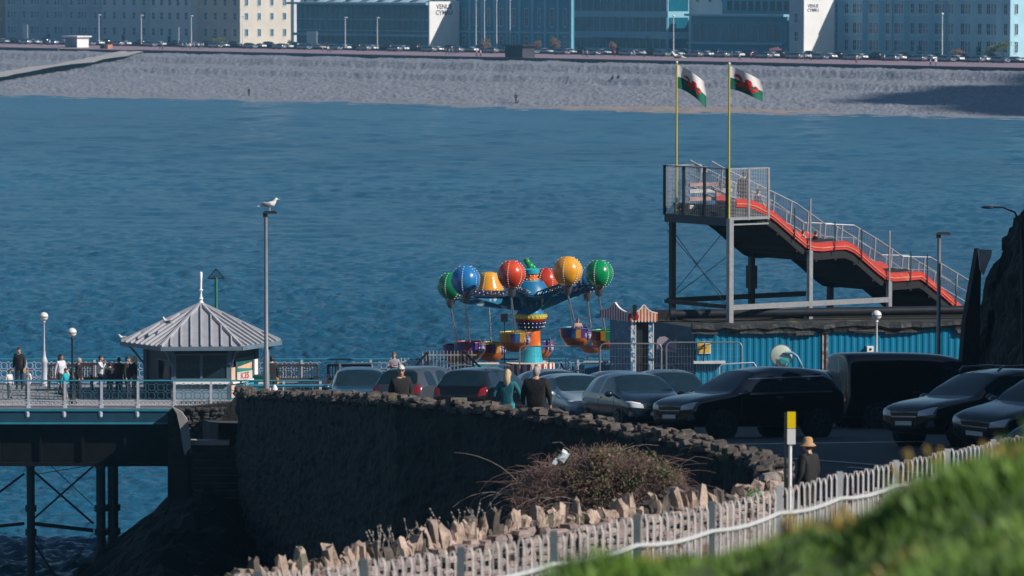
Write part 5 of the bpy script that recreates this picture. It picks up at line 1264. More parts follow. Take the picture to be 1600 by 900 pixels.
for i, (px, py, rp_, c, gx, gy, fi) in enumerate(BL):
    a = R(fi); dp = 187-RAD*math.cos(a); bx = X(px, dp)-rxc; by = dp-ryc; bz = at(px, py, dp).z-ZD; r = rp_/F*dp
    m1 = mat('balloon_'+c, cols[c][0], .25, coat=.8, vary=.1, scale=1.2, col2=cols[c][1]) if ('balloon_'+c) not in MATS else MATS['balloon_'+c]
    prof = [(r*(.30 if t == 0 else math.sin(math.pi*min(1, t))**(.8 if t < .5 else .55) if t < 1 else .02), -r*1.08*math.cos(math.pi*t)) for t in [0, .10, .2, .3, .4, .5, .6, .7, .8, .9, .97]]
    prof = [(max(.03, r*math.sin(math.pi*(.09+.91*t))*(1 if t > .5 else (.92+.16*t))), -r*1.05*math.cos(math.pi*(.09+.91*t))) for t in [k/14 for k in range(14)]]+[(.02, r*1.05)]
    if c == 'y' and i == 5: prof = [(r*.5, -r), (r*.98, -r*.8), (r*1.14, -r*.45), (r*1.04, -r*.1), (r*.86, r*.25), (r*.78, r*.55), (r*.68, r*.85), (r*.42, r*1.04), (.03, r*1.08)]
    bo2 = MB().lathe(prof, 24, c=(bx, by, bz), rib=.03, nr=8).build('balloon', m1, rd, smooth=True); bo2['label'] = nmz[c]+' balloon'
    lt = MB()
    for q in range(6):
        an = q*math.pi/3+.3+i
        for (pr, pz) in [(interp([(p_[1], p_[0]) for p_ in prof], zz), zz) for zz in lin(-r*.9, r*.95, 13)]:
            lt.ball((bx+math.cos(an)*pr*1.03, by+math.sin(an)*pr*1.03, bz+pz), .026, n=5, m=3)
    lt.build('bulb_string', bulbm, bo2)
    cz = bz-r*1.0; MB().lathe([(.10, cz-.34), (.17, cz-.2), (.17, cz-.1), (.24, cz+.04), (.22, cz+.1)], 14, c=(bx, by, 0)).build('balloon_cup', cup, rd, smooth=True)
    gX = X(gx, dp)-rxc; gz = at(gx, gy, dp).z-ZD
    MB().tube([(bx, by, cz-.3), (gX, by, gz+.35)], .035, 7).build('hanger_rod', chrome, rd)
    if i != 5: MB().tube([(bx-.02, by+.16, cz-.3), (gX-.12, by+.2, gz+.35)], .014, 5).build('hanger_rod', chrome, rd)
    # arm: truss with painted side
    zi, zo = zz_(462), cz-.02; dx, dy = math.sin(a)*.7, -math.cos(a)*.7; tx, ty = -dy/.7*.12, dx/.7*.12
    am = MB(); 
    for s_ in (-1, 1): am.beam((dx+tx*s_, dy+ty*s_, zi), (bx+tx*s_, by+ty*s_, zo), .05); am.beam((dx+tx*s_, dy+ty*s_, zi+.2), (bx+tx*s_, by+ty*s_, zo+.18), .05)
    for k in range(9):
        u0, u1 = k/9, (k+1)/9; P = Vector((lerp(dx, bx, u0)+tx, lerp(dy, by, u0)+ty, lerp(zi, zo, u0))); Q = Vector((lerp(dx, bx, u1)+tx, lerp(dy, by, u1)+ty, lerp(zi, zo, u1)+.19)); am.beam(P, Q, .03); am.beam(P-Vector((tx*2, ty*2, 0)), Q-Vector((tx*2, ty*2, 0)), .03)
    am.build('arm', dn, rd)
    lb_ = MB()
    for k in range(14): u = k/13; lb_.ball((lerp(dx, bx, u)+tx*1.4, lerp(dy, by, u)+ty*1.4-.02, lerp(zi, zo, u)+.12+.05*(k % 2)), .027, n=5, m=3)
    lb_.build('arm_bulbs', bulbm, rd)
    nx = BL[(i+1) % 8] if False else None
    # canvas wing below the arm towards the hub
    MB().prism([(dx*.9, dy*.9, zi-.02), (bx*.9, by*.9, zo-.03), (lerp(dx, bx, .75), lerp(dy, by, .75), zo-.16), (dx*.6, dy*.6, zi-.62)], (tx*.4, ty*.4, 0)).build('painted_canvas', cloudm, rd)
    # basket
    k_ = .98; pal = [(cols['b'], 'b'), (cols['y'], 'y'), (cols['g'], 'g'), (cols['r'], 'r')]
    gm = [mat('basket_purple', (.10, .04, .22), .35, coat=.5), mat('basket_blue', (.02, .16, .36), .35, coat=.5), mat('basket_orange_gold', (.62, .28, .03), .35, coat=.5), mat('basket_dark_green', (.01, .16, .07), .35, coat=.5), mat('basket_dark_red', (.26, .025, .02), .35, coat=.5)]
    MB().lathe([(.22, gz-.42), (.40, gz-.34), (.56, gz-.12), (.61, gz-.02)], 20, c=(gX, by, 0), sy=.85).build('basket_bowl', mat('basket_orange', (.62, .17, .04), .35, coat=.6, vary=.2), rd, smooth=True)
    bb = MB(); nseg = 20
    for q in range(nseg):
        a0, a1 = 2*math.pi*q/nseg, 2*math.pi*(q+1)/nseg; bb.slot((q//2+i) % 2 * (1+i % 4) if q % 4 < 2 else (q+i) % 5)
        bb.prism([(gX+.61*math.cos(a0), by+.52*math.sin(a0), gz-.02), (gX+.61*math.cos(a1), by+.52*math.sin(a1), gz-.02), (gX+.65*math.cos(a1), by+.56*math.sin(a1), gz+.34), (gX+.65*math.cos(a0), by+.56*math.sin(a0), gz+.34)], (0, .02, 0))
    bb.build('basket_panels', gm, rd, fix=False)
    MB().tube([(gX+.61*math.cos(q*math.pi/10), by+.53*math.sin(q*math.pi/10), gz+.35) for q in range(21)], .028, 5, cap=False).build('basket_rim', [rb, yb, bl, grn][i % 4], rd)
    mk = MB(); mk.ball((gX+.50, by-.28, gz+.06), .11, .09, .16, 10, 7); mk.ball((gX+.38, by-.40, gz+.08), .05, .04, .12, 8, 6); mk.ball((gX+.57, by-.14, gz+.1), .05, .05, .12, 8, 6)
    for q in range(3): an = q*math.pi/3+i; mk.beam((gX+.52-.24*math.cos(an), by-.42, gz+.3-.24*math.sin(an)), (gX+.52+.24*math.cos(an), by-.42, gz+.3+.24*math.sin(an)), .03, .015)
    mk.build('basket_ornament', mat('ornament_lilac', (.5, .45, .68), .3, coat=.6), rd, smooth=True)
for i, (px, py, rp_, c, gx, gy, fi) in enumerate(BL):      # canvas between neighbouring arms (sky painted scalloped skirt)
    pass
MB().box((X(788, 184)-rxc, -3.0, zof(488)), (.28, .2, .32)).build('control_speaker', black, rd); MB().tube([(X(788, 184)-rxc, -3, zof(492)), (X(788, 184)-rxc, -3, 0)], .025, 5).build('speaker_pole', black, rd)
person(903, 184.47, 1.3, (.3, -1), 'child riding in the yellow balloon basket', (.5, .3, .3), (.05, .05, .05), pose='sit', z=at(900, 526, 184.5).z-.55, hair=(.12, .06, .04), lod=1)
# scenery behind/below: fences
def pale_fence(x0, x1, D, h, label, mt, grp='low white picket fences round the ride', gap=.14):
    o = empty('picket_fence', (x0, D, ZD), 0, label, 'fence', grp); L_ = x1-x0; m = MB(); n_ = int(L_/gap)
    for i in range(n_): m.b6(i*gap, i*gap+.035, -.015, .015, .05, h)
    m.build('pickets', mt, o); MB().b6(0, L_, -.025, .025, h-.2, h-.15).b6(0, L_, -.025, .025, .2, .25).build('rail', mt, o)
    return o
wpk = mat('off_white_picket', (.55, .54, .56), .6)
pale_fence(X(660, 184), X(745, 184), 183.6, 1.95, 'white picket fence left of the balloon ride', wpk); pale_fence(X(830, 181.5), X(960, 181.5), 181.5, 1.5, 'white picket fence before the right of the balloon ride', wpk)
pale_fence(X(610, 188.7), X(680, 188.7), 188.7, 1.25, 'pale picket fence on the sea side behind the standing man', wpk)
def heras(px0, px1, D, pyt, label):
    x0, x1 = X(px0, D), X(px1, D); h = at(px0, pyt, D).z-ground(D); o = empty('mesh_fence_panel', (x0, D, ground(D)), 0, label, 'fence', 'tall wire mesh fence panels'); L_ = x1-x0
    pts = [(0, 0, 0), (0, 0, h-.15), (.05, 0, h-.04), (.15, 0, h), (L_-.15, 0, h), (L_-.05, 0, h-.04), (L_, 0, h-.15), (L_, 0, 0)]
    MB().tube(pts, .028, 6).build('frame', grey, o, smooth=True); m = MB()
    k = .12
    while k < L_-.05: m.tube([(k, 0, .1), (k, 0, h-.02)], .0035, 3, cap=False); k += .11
    z = .1
    while z < h: m.tube([(0, 0, z), (L_, 0, z)], .0035, 3, cap=False); z += .28
    m.build('wire_mesh', meshm, o, fix=False); return o
heras(812, 937, 174, 541, 'wire mesh panel in front of the ride centre'); heras(938, 1034, 169.8, 537, 'wire mesh panel in front of the ticket booth'); heras(1042, 1160, 170.5, 535, 'wire mesh panel in front of the yellow sign')
o = empty('crowd_barrier', (X(1125, 168), 168, ground(168)), 0, 'low steel tube barrier behind the black SUV roof', 'barrier'); hb = at(1125, 569, 168).z-ground(168); L_ = X(1183, 168)-X(1125, 168)
MB().tube([(0, 0, 0), (0, 0, hb-.1), (.1, 0, hb), (L_-.1, 0, hb+.05), (L_, 0, hb-.1), (L_, 0, 0)], .03, 6).build('frame', palerail, o, smooth=True)
o = empty('white_handrail', (X(1018, 174), 174, ground(174)), R(10), 'white tubular handrail at the foot of the dark shaded wall', 'handrail')
z1 = at(1018, 573, 174).z-ground(174); m = MB(); m.tube([(0, 0, z1), (1.8, 0, z1+.15)], .03, 6); m.tube([(0, 0, z1-.2), (1.8, 0, z1-.05)], .025, 6)
for x in (0, .45, .9, 1.35, 1.8): m.beam((x, 0, 0), (x, 0, z1+.08*x), .04)
m.build('rails', wpk, o)
# ramp with dark rails left of ride
for a, b_, dd, lb in (((640, 583), (668, 550), 180, 'dark sloping ramp handrail left of the ride'), ((722, 547), (755, 578), 180, 'grey sloping ramp handrail right of the picket fence')):
    P = at(*a, dd); Q = at(*b_, dd); o = empty('ramp_handrail', (min(P.x, Q.x), dd, ZD), 0, lb, 'handrail'); m = MB(); m.beam(P, Q, .08); m.beam(P-Vector((0, 0, .35)), Q-Vector((0, 0, .35)), .05)
    for t in (0, .5, 1): c = P.lerp(Q, t); m.beam((c.x, c.y, ZD), c, .06)
    m.build('rails', dsteel, o, world=True)
# loading barriers and painted boards in front of the baskets
for k, (px, D_, wpx, yt, lb) in enumerate(((858, 183, 26, 556, 'left of three steel loading barriers under the yellow balloon basket'), (888, 182.6, 26, 560, 'middle steel loading barrier under the yellow balloon basket'), (918, 182.8, 24, 556, 'right steel loading barrier under the yellow balloon basket'))):
    o = empty('loading_barrier', (X(px, D_), D_, ZD), 0, lb, 'barrier', 'loading barriers round the ride'); h = at(px, yt, D_).z-ZD; L_ = wpx/F*D_
    m = MB(); m.tube([(0, 0, 0), (0, 0, h-.06), (.06, 0, h), (L_-.06, 0, h), (L_, 0, h-.06), (L_, 0, 0)], .025, 6); m.tube([(0, 0, h*.6), (L_, 0, h*.6)], .02, 5)
    for q in range(5): m.beam((L_*q/5, 0, h*.6-.4*(q % 2)), (L_*(q+1)/5, 0, h*.6-.4*((q+1) % 2)), .035)
    m.build('frame', palerail, o)
for px, lb, mt_ in ((700, 'dark blue painted board under the left baskets of the ride', mur), (742, 'turquoise painted board under the left baskets of the ride', tq)):
    o = empty('painted_board', (X(px, 185.5), 185.5, ZD), 0, lb, 'board'); MB().b6(0, .95, -.03, .03, 0, 1.25).build('board', mt_, o); MB().b6(-.03, .98, -.05, .05, 1.25, 1.31).build('cap', whitew, o)
# dark machinery under ride (right)
rnd = random.Random(5); o = empty('ride_control_cabin', (X(885, 183.6), 183.6, ZD), 0, 'dark steel control frame with painted panels under the right baskets', 'control cabin')
m = MB()
for k in range(9): m.beam((rnd.uniform(-.6, 1.2), rnd.uniform(-.2, .2), 0), (rnd.uniform(-.6, 1.2), rnd.uniform(-.2, .2), rnd.uniform(.9, 1.5)), .06)
m.b6(-.6, 1.2, -.3, .3, 0, .5); m.build('frame', dsteel, o); MB().b6(.5, .95, -.36, -.31, .5, 1.4).build('painted_panel', tq, o); MB().b6(-.4, .2, -.36, -.31, .5, 1.1).build('painted_panel', mur, o)
# ================================================================== PARKED CARS (near)
G1 = 'parked cars in the car park'
cars = [
 ('suv', P_blue, 561, 143, .06, -1, 'blue car facing the wall with a silver roof bar', dict(bars=True), (.95, 1.0, 1.0)),
 ('suv', P_grey, 674, 141, .42, .9, 'grey pickup like car with canopy seen from behind beside the man in sunglasses', dict(), (1.06, .95, 1.02)),
 ('suv', P_black, 764, 134.5, .36, .93, 'dark estate with silver roof rails and rear window behind the blonde woman', dict(rails=True), (1, .96, 1.0)),
 ('hatch', P_silver, 868, 141, .35, -.94, 'silver car mostly hidden behind the grey haired man', dict(), (1.05, 1, 1.08)),
 ('hatch', P_pale, 897, 126, .34, -.94, 'pale blue small car with one lit slim headlight', dict(drl=True), (.98, 1.02, 1.02)),
 ('hatch', P_navy, 992, 122, .30, -.95, 'dark navy hatchback with a bright slim running light', dict(drl=True), (1.0, 1.04, 1.04)),
 ('suv', P_black, 1050, 134, .2, -.97, 'black people carrier behind the navy hatchback', dict(), (1, .96, .96)),
 ('suv', P_grey, 975, 146, .3, -.95, 'grey car with a pale roof behind the navy hatchback', dict(), (.95, .93, .93)),
 ('suv', P_black, 1170, 111, -.82, -.57, 'large black SUV with chrome window line parked side on', dict(chr_=True), (1.0, 1.0, 1.02)),
 ('suv', P_black, 1252, 131, -.2, .97, 'dark car partly seen between the black SUV and the van', dict(), (1.0, .95, .97)),
 ('van', P_black, 1430, 128, .96, .27, 'long black van standing behind the row of dark SUVs', dict(), (1.0, 1.0, 1.04)),
 ('suv', P_black, 1545, 100, -.80, -.60, 'black SUV with chrome grille and fog light trims facing left', dict(rails=True), (1.02, 1.0, 1.0)),
 ('suv', P_black, 1655, 97.3, -.80, -.60, 'black SUV cut by the right edge of the photo', dict(), (1.0, 1.0, 1.0)),
 ('suv', P_navy, 1655, 105, -.80, -.60, 'dark blue car roof showing behind the black SUV with chrome grille', dict(rails=True), (1.0, 1.0, 1.0)),
 ('suv', P_silver, 1672, 89.5, -.82, -.57, 'silver car bonnet showing behind the blurred grass at lower right', dict(), (1.0, 1.0, .92)),
]
for kd, pm, px, D, hx, hy, lb, kw, S in cars:
    put(make_car(kd, pm, lb, G1, S=S, **kw), px, D, hx, hy)
# ================================================================== STONE WALLS
drystone = mat('shade_dark_rubble_wall', (.006, .0065, .007), .9, scale=1.1, col2=(.026, .025, .023), bump=.06, bscale=5)  # shade of the wall put into a near-black stone colour
copest = mat('brown_grey_coping_stone', (.022, .021, .021), .85, scale=2.6, col2=(.15, .122, .105), bump=.03, bscale=9, spot=((.10, .10, .05), 1.5, .60))
def stone(m, c, d, rz, rx=0, ry=0, j=.16, rnd=random, top=.8):
    M = Matrix.Rotation(rz, 3, 'Z') @ Matrix.Rotation(ry, 3, 'Y') @ Matrix.Rotation(rx, 3, 'X'); vs = []; c = Vector(c)
    for k in (-1, 0, 1):
        sh = 1 if k == 0 else (top if k > 0 else .9)
        for a, b in ((-1, -1), (0, -1.12), (1, -1), (1.12, 0), (1, 1), (0, 1.12), (-1, 1), (-1.12, 0)):
            v = Vector((a*d[0]/2*sh*(1+rnd.uniform(-j, j)), b*d[1]/2*sh*(1+rnd.uniform(-j, j)), k*d[2]/2*(1+rnd.uniform(-j, j)))); vs.append(c+M @ v)
    fs = [tuple(range(8))[::-1], tuple(range(16, 24))]+[(q*8+i, q*8+(i+1) % 8, (q+1)*8+(i+1) % 8, (q+1)*8+i) for q in (0, 1) for i in range(8)]
    m.add(vs, fs)
WL = [(372, 606, 138), (385, 611, 135), (440, 613, 128), (500, 614, 120), (560, 616, 110), (620, 620, 101.5), (690, 625, 99.3), (760, 632, 97), (860, 643, 94.3), (960, 662, 91.5), (1060, 681, 88.7), (1130, 699, 86.6), (1185, 714, 84.6), (1200, 722, 83.2), (1196, 730, 81.4)]
WP = [at(*q) for q in WL]
def arc(P, step):
    out = []; 
    for a, b in zip(P, P[1:]):
        n = max(1, int((b-a).length/step))
        for i in range(n): out.append((a.lerp(b, i/n), (b-a)))
    return out
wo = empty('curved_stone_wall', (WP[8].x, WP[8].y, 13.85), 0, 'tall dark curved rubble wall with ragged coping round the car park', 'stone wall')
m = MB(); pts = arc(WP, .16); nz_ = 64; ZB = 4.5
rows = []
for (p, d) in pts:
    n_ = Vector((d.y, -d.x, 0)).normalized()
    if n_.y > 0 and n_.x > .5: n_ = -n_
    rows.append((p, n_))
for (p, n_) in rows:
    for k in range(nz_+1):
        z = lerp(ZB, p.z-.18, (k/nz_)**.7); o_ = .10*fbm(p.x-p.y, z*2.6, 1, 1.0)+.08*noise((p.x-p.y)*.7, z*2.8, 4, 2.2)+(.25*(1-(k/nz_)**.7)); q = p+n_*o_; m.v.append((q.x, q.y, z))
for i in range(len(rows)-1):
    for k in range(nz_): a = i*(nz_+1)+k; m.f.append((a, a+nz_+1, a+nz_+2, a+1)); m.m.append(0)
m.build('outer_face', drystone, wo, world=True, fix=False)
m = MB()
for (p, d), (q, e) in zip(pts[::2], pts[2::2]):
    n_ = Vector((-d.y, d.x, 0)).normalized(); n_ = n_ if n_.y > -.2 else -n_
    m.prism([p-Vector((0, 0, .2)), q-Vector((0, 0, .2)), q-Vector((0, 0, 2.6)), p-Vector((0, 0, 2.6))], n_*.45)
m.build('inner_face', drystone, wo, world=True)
m = MB(); rnd = random.Random(11)
for (p, d) in arc(WP, .19):
    n_ = Vector((-d.y, d.x, 0)).normalized(); a = math.atan2(d.y, d.x)
    for r_ in range(2):
        for off in (.02, .30):
            if rnd.random() < (.1 if r_ == 0 else .62): continue
            stone(m, p+n_*(off+rnd.uniform(-.06, .06))+Vector((0, 0, -.16+.12*r_+rnd.uniform(-.03, .04))), (rnd.uniform(.13, .38), rnd.uniform(.16, .3), rnd.uniform(.06, .15)), a+rnd.uniform(-.3, .3), rnd.uniform(-.2, .2), rnd.uniform(-.2, .2), rnd=rnd)
m.build('coping_stones', copest, wo, world=True, fix=False)
# stones down the wall end, sunlight put into their paler colour
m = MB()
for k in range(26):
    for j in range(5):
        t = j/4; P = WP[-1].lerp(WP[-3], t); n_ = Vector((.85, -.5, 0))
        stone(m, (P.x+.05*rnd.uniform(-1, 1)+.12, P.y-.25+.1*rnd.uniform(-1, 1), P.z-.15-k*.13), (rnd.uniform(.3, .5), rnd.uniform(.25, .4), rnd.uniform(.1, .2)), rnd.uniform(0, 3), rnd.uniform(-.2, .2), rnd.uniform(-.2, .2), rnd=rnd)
m.build('wall_end_stones', mat('painted_sunlit_stone', (.20, .175, .16), .9, scale=2.4, col2=(.36, .31, .28), bump=.03, bscale=10), wo, world=True, fix=False)
# end pillar, steps, landing, small lower wall behind them
so2 = empty('stone_stair', (X(300, 138), 138, 6.5), 0, 'dark stone stair going down beside the wall with a pale top step', 'stair')
m = MB()
for k in range(18):
    y0 = 139-k*.36; z = at(300, 692, 139).z-.05-k*.19; m.b6(X(300, y0), X(392, y0), y0-.36, y0, z-1.6, z)
m.build('steps', drystone, so2, world=True)
P0 = at(297, 690, 139.1); P1 = at(358, 690, 139.1); MB().b6(P0.x, P1.x, 138.8, 139.3, P0.z-.09, P0.z+.06).build('top_step', mat('pale_top_step', (.36, .33, .32), .8, vary=.2, scale=4), so2, world=True)  # top step paler than the steps below
po = empty('stone_pillar', (X(280, 140), 140, 6), 0, 'tall dark stone pillar with sloping pale top at the pier end', 'stone pillar')
def poly_px(pp, D, dy, nm, mt, par): MB().prism([at(a, b_, D) for a, b_ in pp], (0, dy, 0)).build(nm, mt, par, world=True)
poly_px([(262, 645), (270, 638), (280, 650), (290, 706), (296, 760), (300, 905), (262, 905)], 138.5, 1.2, 'pillar', drystone, po)
poly_px([(270, 636.5), (283, 643), (292, 655), (298, 690), (298, 700), (292, 705), (290, 712), (287, 706), (281, 668), (276, 646)], 138.3, .18, 'sloping_cap', mat('pale_grey_cap_stone', (.30, .28, .29), .85, vary=.15, scale=5), po)
lw = empty('low_back_wall', (X(340, 146), 146, 7), 0, 'low dark rubble wall between the stair pillar and the big wall', 'stone wall')
m = MB()
for r_ in range(12):
    for k in range(16):
        p = at(278+k*7.6+rnd.uniform(-2, 2), 640+r_*6, 146); stone(m, (p.x, p.y+rnd.uniform(-.1, .1), p.z), (rnd.uniform(.14, .26), .3, rnd.uniform(.1, .15)), rnd.uniform(-.1, .1), rnd=rnd)
m.build('stones', dstone, lw, world=True, fix=False)
MB().prism([at(275, 638, 146.2), at(400, 626, 146.2), at(400, 760, 146.2), at(275, 760, 146.2)], (0, .5, 0)).build('core', drystone, lw, world=True)
# retaining blocks down the left side of the big wall end (stepped outline from the wall top to the deck)
poly_px([(300, 905), (330, 700), (352, 640), (378, 606), (392, 606), (392, 905)], 143.5, .6, 'buttress', drystone, wo)
# gable stone by the rock at right
go = empty('stone_gatepost', (X(1528, 152), 152, 9), 0, 'pointed dark stone gatepost with one face coloured as sunlit left of the hillside rock', 'stone post')
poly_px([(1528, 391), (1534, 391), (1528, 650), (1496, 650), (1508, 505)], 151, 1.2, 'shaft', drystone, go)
poly_px([(1529, 390), (1550, 391), (1549, 400), (1537, 430), (1532, 422)], 150.6, .3, 'painted_lit_face', mat('grey_painted_lit_stone', (.45, .43, .42), .85, vary=.2, scale=3), go)  # sunlight painted in as paler stone; the hillside shades this face
# coping wall with upright stones (cock and hen)
CL = [(360, 897, 67.2), (440, 886, 68), (500, 876, 68.8), (560, 868, 69.6), (620, 856, 70.4), (680, 842, 71.3), (740, 828, 72.2), (800, 815, 73.0), (860, 806, 74), (920, 800, 75), (1000, 792, 76.2), (1060, 784, 77.4), (1120, 776, 78.6), (1180, 768, 79.8), (1215, 764, 80.6)]
CP = [at(a, b_+1, D) for a, b_, D in CL]
co = empty('coping_wall', (CP[7].x, CP[7].y, 14), 0, 'sunlit garden wall topped with jagged upright stones behind the metal fence', 'stone wall')
tan = mat('tan_upright_stone', (.22, .17, .14), .85, scale=2.5, col2=(.54, .41, .34), bump=.025, bscale=14, spot=((.14, .13, .10), 3, .62)); pinkst = mat('pinkish_rubble_stone', (.13, .10, .095), .9, scale=3, col2=(.38, .30, .28), bump=.04, bscale=9)
m = MB(); rnd = random.Random(21)
for (p, d) in arc(CP, .115):
    a = math.atan2(d.y, d.x); big = rnd.random(); h = rnd.uniform(.2, .42) if big > .45 else rnd.uniform(.10, .2)
    m.slot(rnd.choice((0, 0, 1)))
    stone(m, p+Vector((0, 0, h/2-.16)), (rnd.uniform(.05, .18), rnd.uniform(.10, .28), h), a+rnd.uniform(-.25, .25), rnd.uniform(-.25, .25), rnd.uniform(-.45, .3), j=.34, rnd=rnd, top=rnd.uniform(.5, 1.05))
m.build('upright_stones', [tan, copest], co, world=True, fix=False)
m = MB()
for r_ in range(11):
    for (p, d) in arc(CP, .26):
        a = math.atan2(d.y, d.x); n_ = Vector((d.y, -d.x, 0)).normalized(); stone(m, p+n_*(.16+rnd.uniform(-.03, .03))+d.normalized()*rnd.uniform(-.08, .08)+Vector((0, 0, -.2-.125*r_+rnd.uniform(-.05, .05))), (rnd.uniform(.12, .34), .22, rnd.uniform(.07, .15)), a+rnd.uniform(-.1, .1), rnd=rnd)
m.build('rubble_face', pinkst, co, world=True, fix=False)
m = MB()
for (p, d), (q, e) in zip(arc(CP, .5), arc(CP, .5)[1:]):
    n_ = Vector((-d.y, d.x, 0)).normalized(); m.prism([p-Vector((0, 0, .22))-n_*.1, q-Vector((0, 0, .22))-n_*.1, q-Vector((0, 0, 6))-n_*.1, p-Vector((0, 0, 6))-n_*.1], n_*.35)
m.build('wall_core', drystone, co, world=True)
# ================================================================== NEAR SLOPE, FENCE, GRASS
FD = lambda k: 46.8*(1.053**k)
def fx(k): return interp([(-9, -800), (0, 720), (1, 865), (2, 995), (3, 1112), (4, 1217), (5, 1312), (6, 1400), (7, 1480), (8, 1552), (9, 1618), (10, 1680)], k) if k >= 0 else 720+145*k-7*k*k
def fy(k): return interp([(-3, 915), (-2, 899), (-1, 880), (0, 861), (1, 836), (2, 809), (3, 789), (4, 763), (5, 742), (6, 724), (7, 706), (8, 691), (9, 676), (10, 660)], k)
def fpt(k): return at(fx(k), fy(k), FD(k))
CR = [(-200, 1010), (400, 985), (700, 950), (860, 914), (930, 900), (1000, 888), (1060, 880), (1110, 882), (1160, 864), (1210, 840), (1270, 818), (1320, 824), (1370, 803), (1420, 778), (1470, 756), (1520, 736), (1570, 720), (1620, 708), (1800, 670), (2400, 590)]
DC = 17.0
def gz(px, D):
    zc = at(px, interp(CR, px)+6, DC).z
    if D <= DC: return zc-.02*(DC-D)+.05*fbm(px*.01, D, 0, .8)+(.25 if D < 4 else 0)*0
    return zc-(D-DC)*.42 if D < 24 else None
def slope(u, v):
    D = interp([(0, 2.5), (.35, DC), (.5, 24), (.62, 44), (.80, 62), (.9, 66), (1, 72)], v)
    px = 800+(u*F)/1.0
    x = u*D
    zc = at(px, interp(CR, px)+6, DC).z
    if D <= DC: z = zc+.06*fbm(x, D, 0, .7)-.0
    else:
        z1 = lerp(16.3, 15.6, min(1, max(0, (D-44)/18)))
        zf = 16.55 if D < 52 else 16.4-(D-52)*.04
        z = interp([(DC, zc), (24, zc-2.6), (44, 16.4), (56, 16.25), (62, 15.9), (68, 13.2), (72, 12.6)], D)
        if x > 5 and D > 62: z = interp([(62, 15.9), (68, 13.6), (72, 13.3)], D)
    if D > 40: z -= min(2.2, max(0, (2.2-x)*.8))*min(1, (D-40)/5)
    if D > 30: z -= max(0, -x-3.4)*1.6
    return Vector((x, D, z))
soil = mat('grassy_soil', (.03, .05, .012), .9, scale=2.5, col2=(.07, .12, .025), bump=.03, bscale=10)
sheet('grass_bank', slope, lin(-.25, .42, 140), lin(0, 1, 150), soil, kind='structure')
# grass blades
gr1 = mat('grass_blades', (.012, .062, .010), .6, scale=1.6, col2=(.165, .31, .035), spot=((.36, .27, .08), 1.9, .60))
m = MB(); V = []; Fc = []; rnd = random.Random(8)
def blades(n, u0, u1, d0, d1, hmin, hmax, wd):
    for _ in range(n):
        u = rnd.uniform(u0, u1); D = math.sqrt(rnd.uniform(d0*d0, d1*d1)); px = 800+u*F; x = u*D
        z = at(px, interp(CR, px)+6, DC).z+.06*fbm(x, D, 0, .7)-.01; c = fbm(x*1.0, D*1.0, 3, 1.1)
        if D > DC: z = lerp(z, z-2.6, (D-DC)/7)
        h = rnd.uniform(hmin, hmax)*max(.15, 1+1.6*c); a = rnd.uniform(0, 6.28); l = rnd.uniform(.1, .6)*h; wx, wy = math.cos(a)*wd, math.sin(a)*wd
        b0 = len(m.v); m.v += [(x-wx, D-wy, z), (x+wx, D+wy, z), (x+wx*.7-wy/wd*l*.4, D+wy*.7+wx/wd*l*.4, z+h*.6), (x-wy/wd*l, D+wx/wd*l, z+h)]; m.f.append((b0, b0+1, b0+2, b0+3)); m.m.append(0)
blades(52000, .0, .135, 10.5, 17.8, .04, .12, .006)
blades(9000, .11, .25, 10, 17.5, .05, .12, .008)
tag(m.build('grass', gr1, fix=False), 'blurred bright green grass on the bank in the foreground', 'grass', kind='stuff')
# weed clumps on the bank, brownish and yellow seed heads on the crest
yw = mat('yellow_dry_weed', (.35, .25, .06), .7, vary=.4, scale=3)
def weed(px, D, n, h, label, mt=yw, z=None):
    p = Vector((X(px, D), D, at(px, interp(CR, px)+6, DC).z if z is None else z)); o = empty('weed_clump', p, 0, label, 'weed', 'dry weeds'); m = MB()
    for k in range(n):
        a = rnd.uniform(0, 6.28); l = rnd.uniform(.2, .6)*h; hh = h*rnd.uniform(.6, 1.1); q0 = Vector((rnd.uniform(-.5, .5)*h, rnd.uniform(-.3, .3)*h, 0)); q1 = q0+Vector((math.cos(a)*l, math.sin(a)*l, hh))
        m.tube([q0, q0.lerp(q1, .5)+Vector((0, 0, .1*h)), q1], [.006, .005, .003], 4)
        for j in range(4): t = rnd.uniform(.55, 1); c = q0.lerp(q1, t); m.ball(c, .012*(1 if D < 30 else 1.4), n=5, m=3)
    m.build('stems', mt, o, fix=False); return o
weed(1452, 16.9, 9, .16, 'tall blurred yellow weed near the top of the grass bank at right'); weed(1330, 16.8, 8, .10, 'blurred yellow weed on the middle of the grass crest')
weed(1238, 16.8, 8, .09, 'blurred yellow weed left of the middle of the grass crest'); weed(1005, 16.8, 8, .10, 'blurred ochre weed at the left of the grass crest'); weed(1560, 16.9, 8, .10, 'blurred dry weed on the grass crest by the right edge')
dry = mat('dry_grey_stalk', (.30, .27, .24), .8, vary=.3)
for px, D, lb in ((600, 70.8, 'small dry weed on the jagged wall left of the larger clump'), (655, 71.5, 'large dry weed clump standing on the jagged wall'), (705, 72.2, 'thin dry weeds right of the larger clump on the jagged wall'), (760, 73, 'sparse dry stalks on the jagged wall near the bramble')):
    weed(px, D, 12, .45, lb, dry, z=at(px, interp([(a, b_) for a, b_, _ in CL], px)+6, D).z)
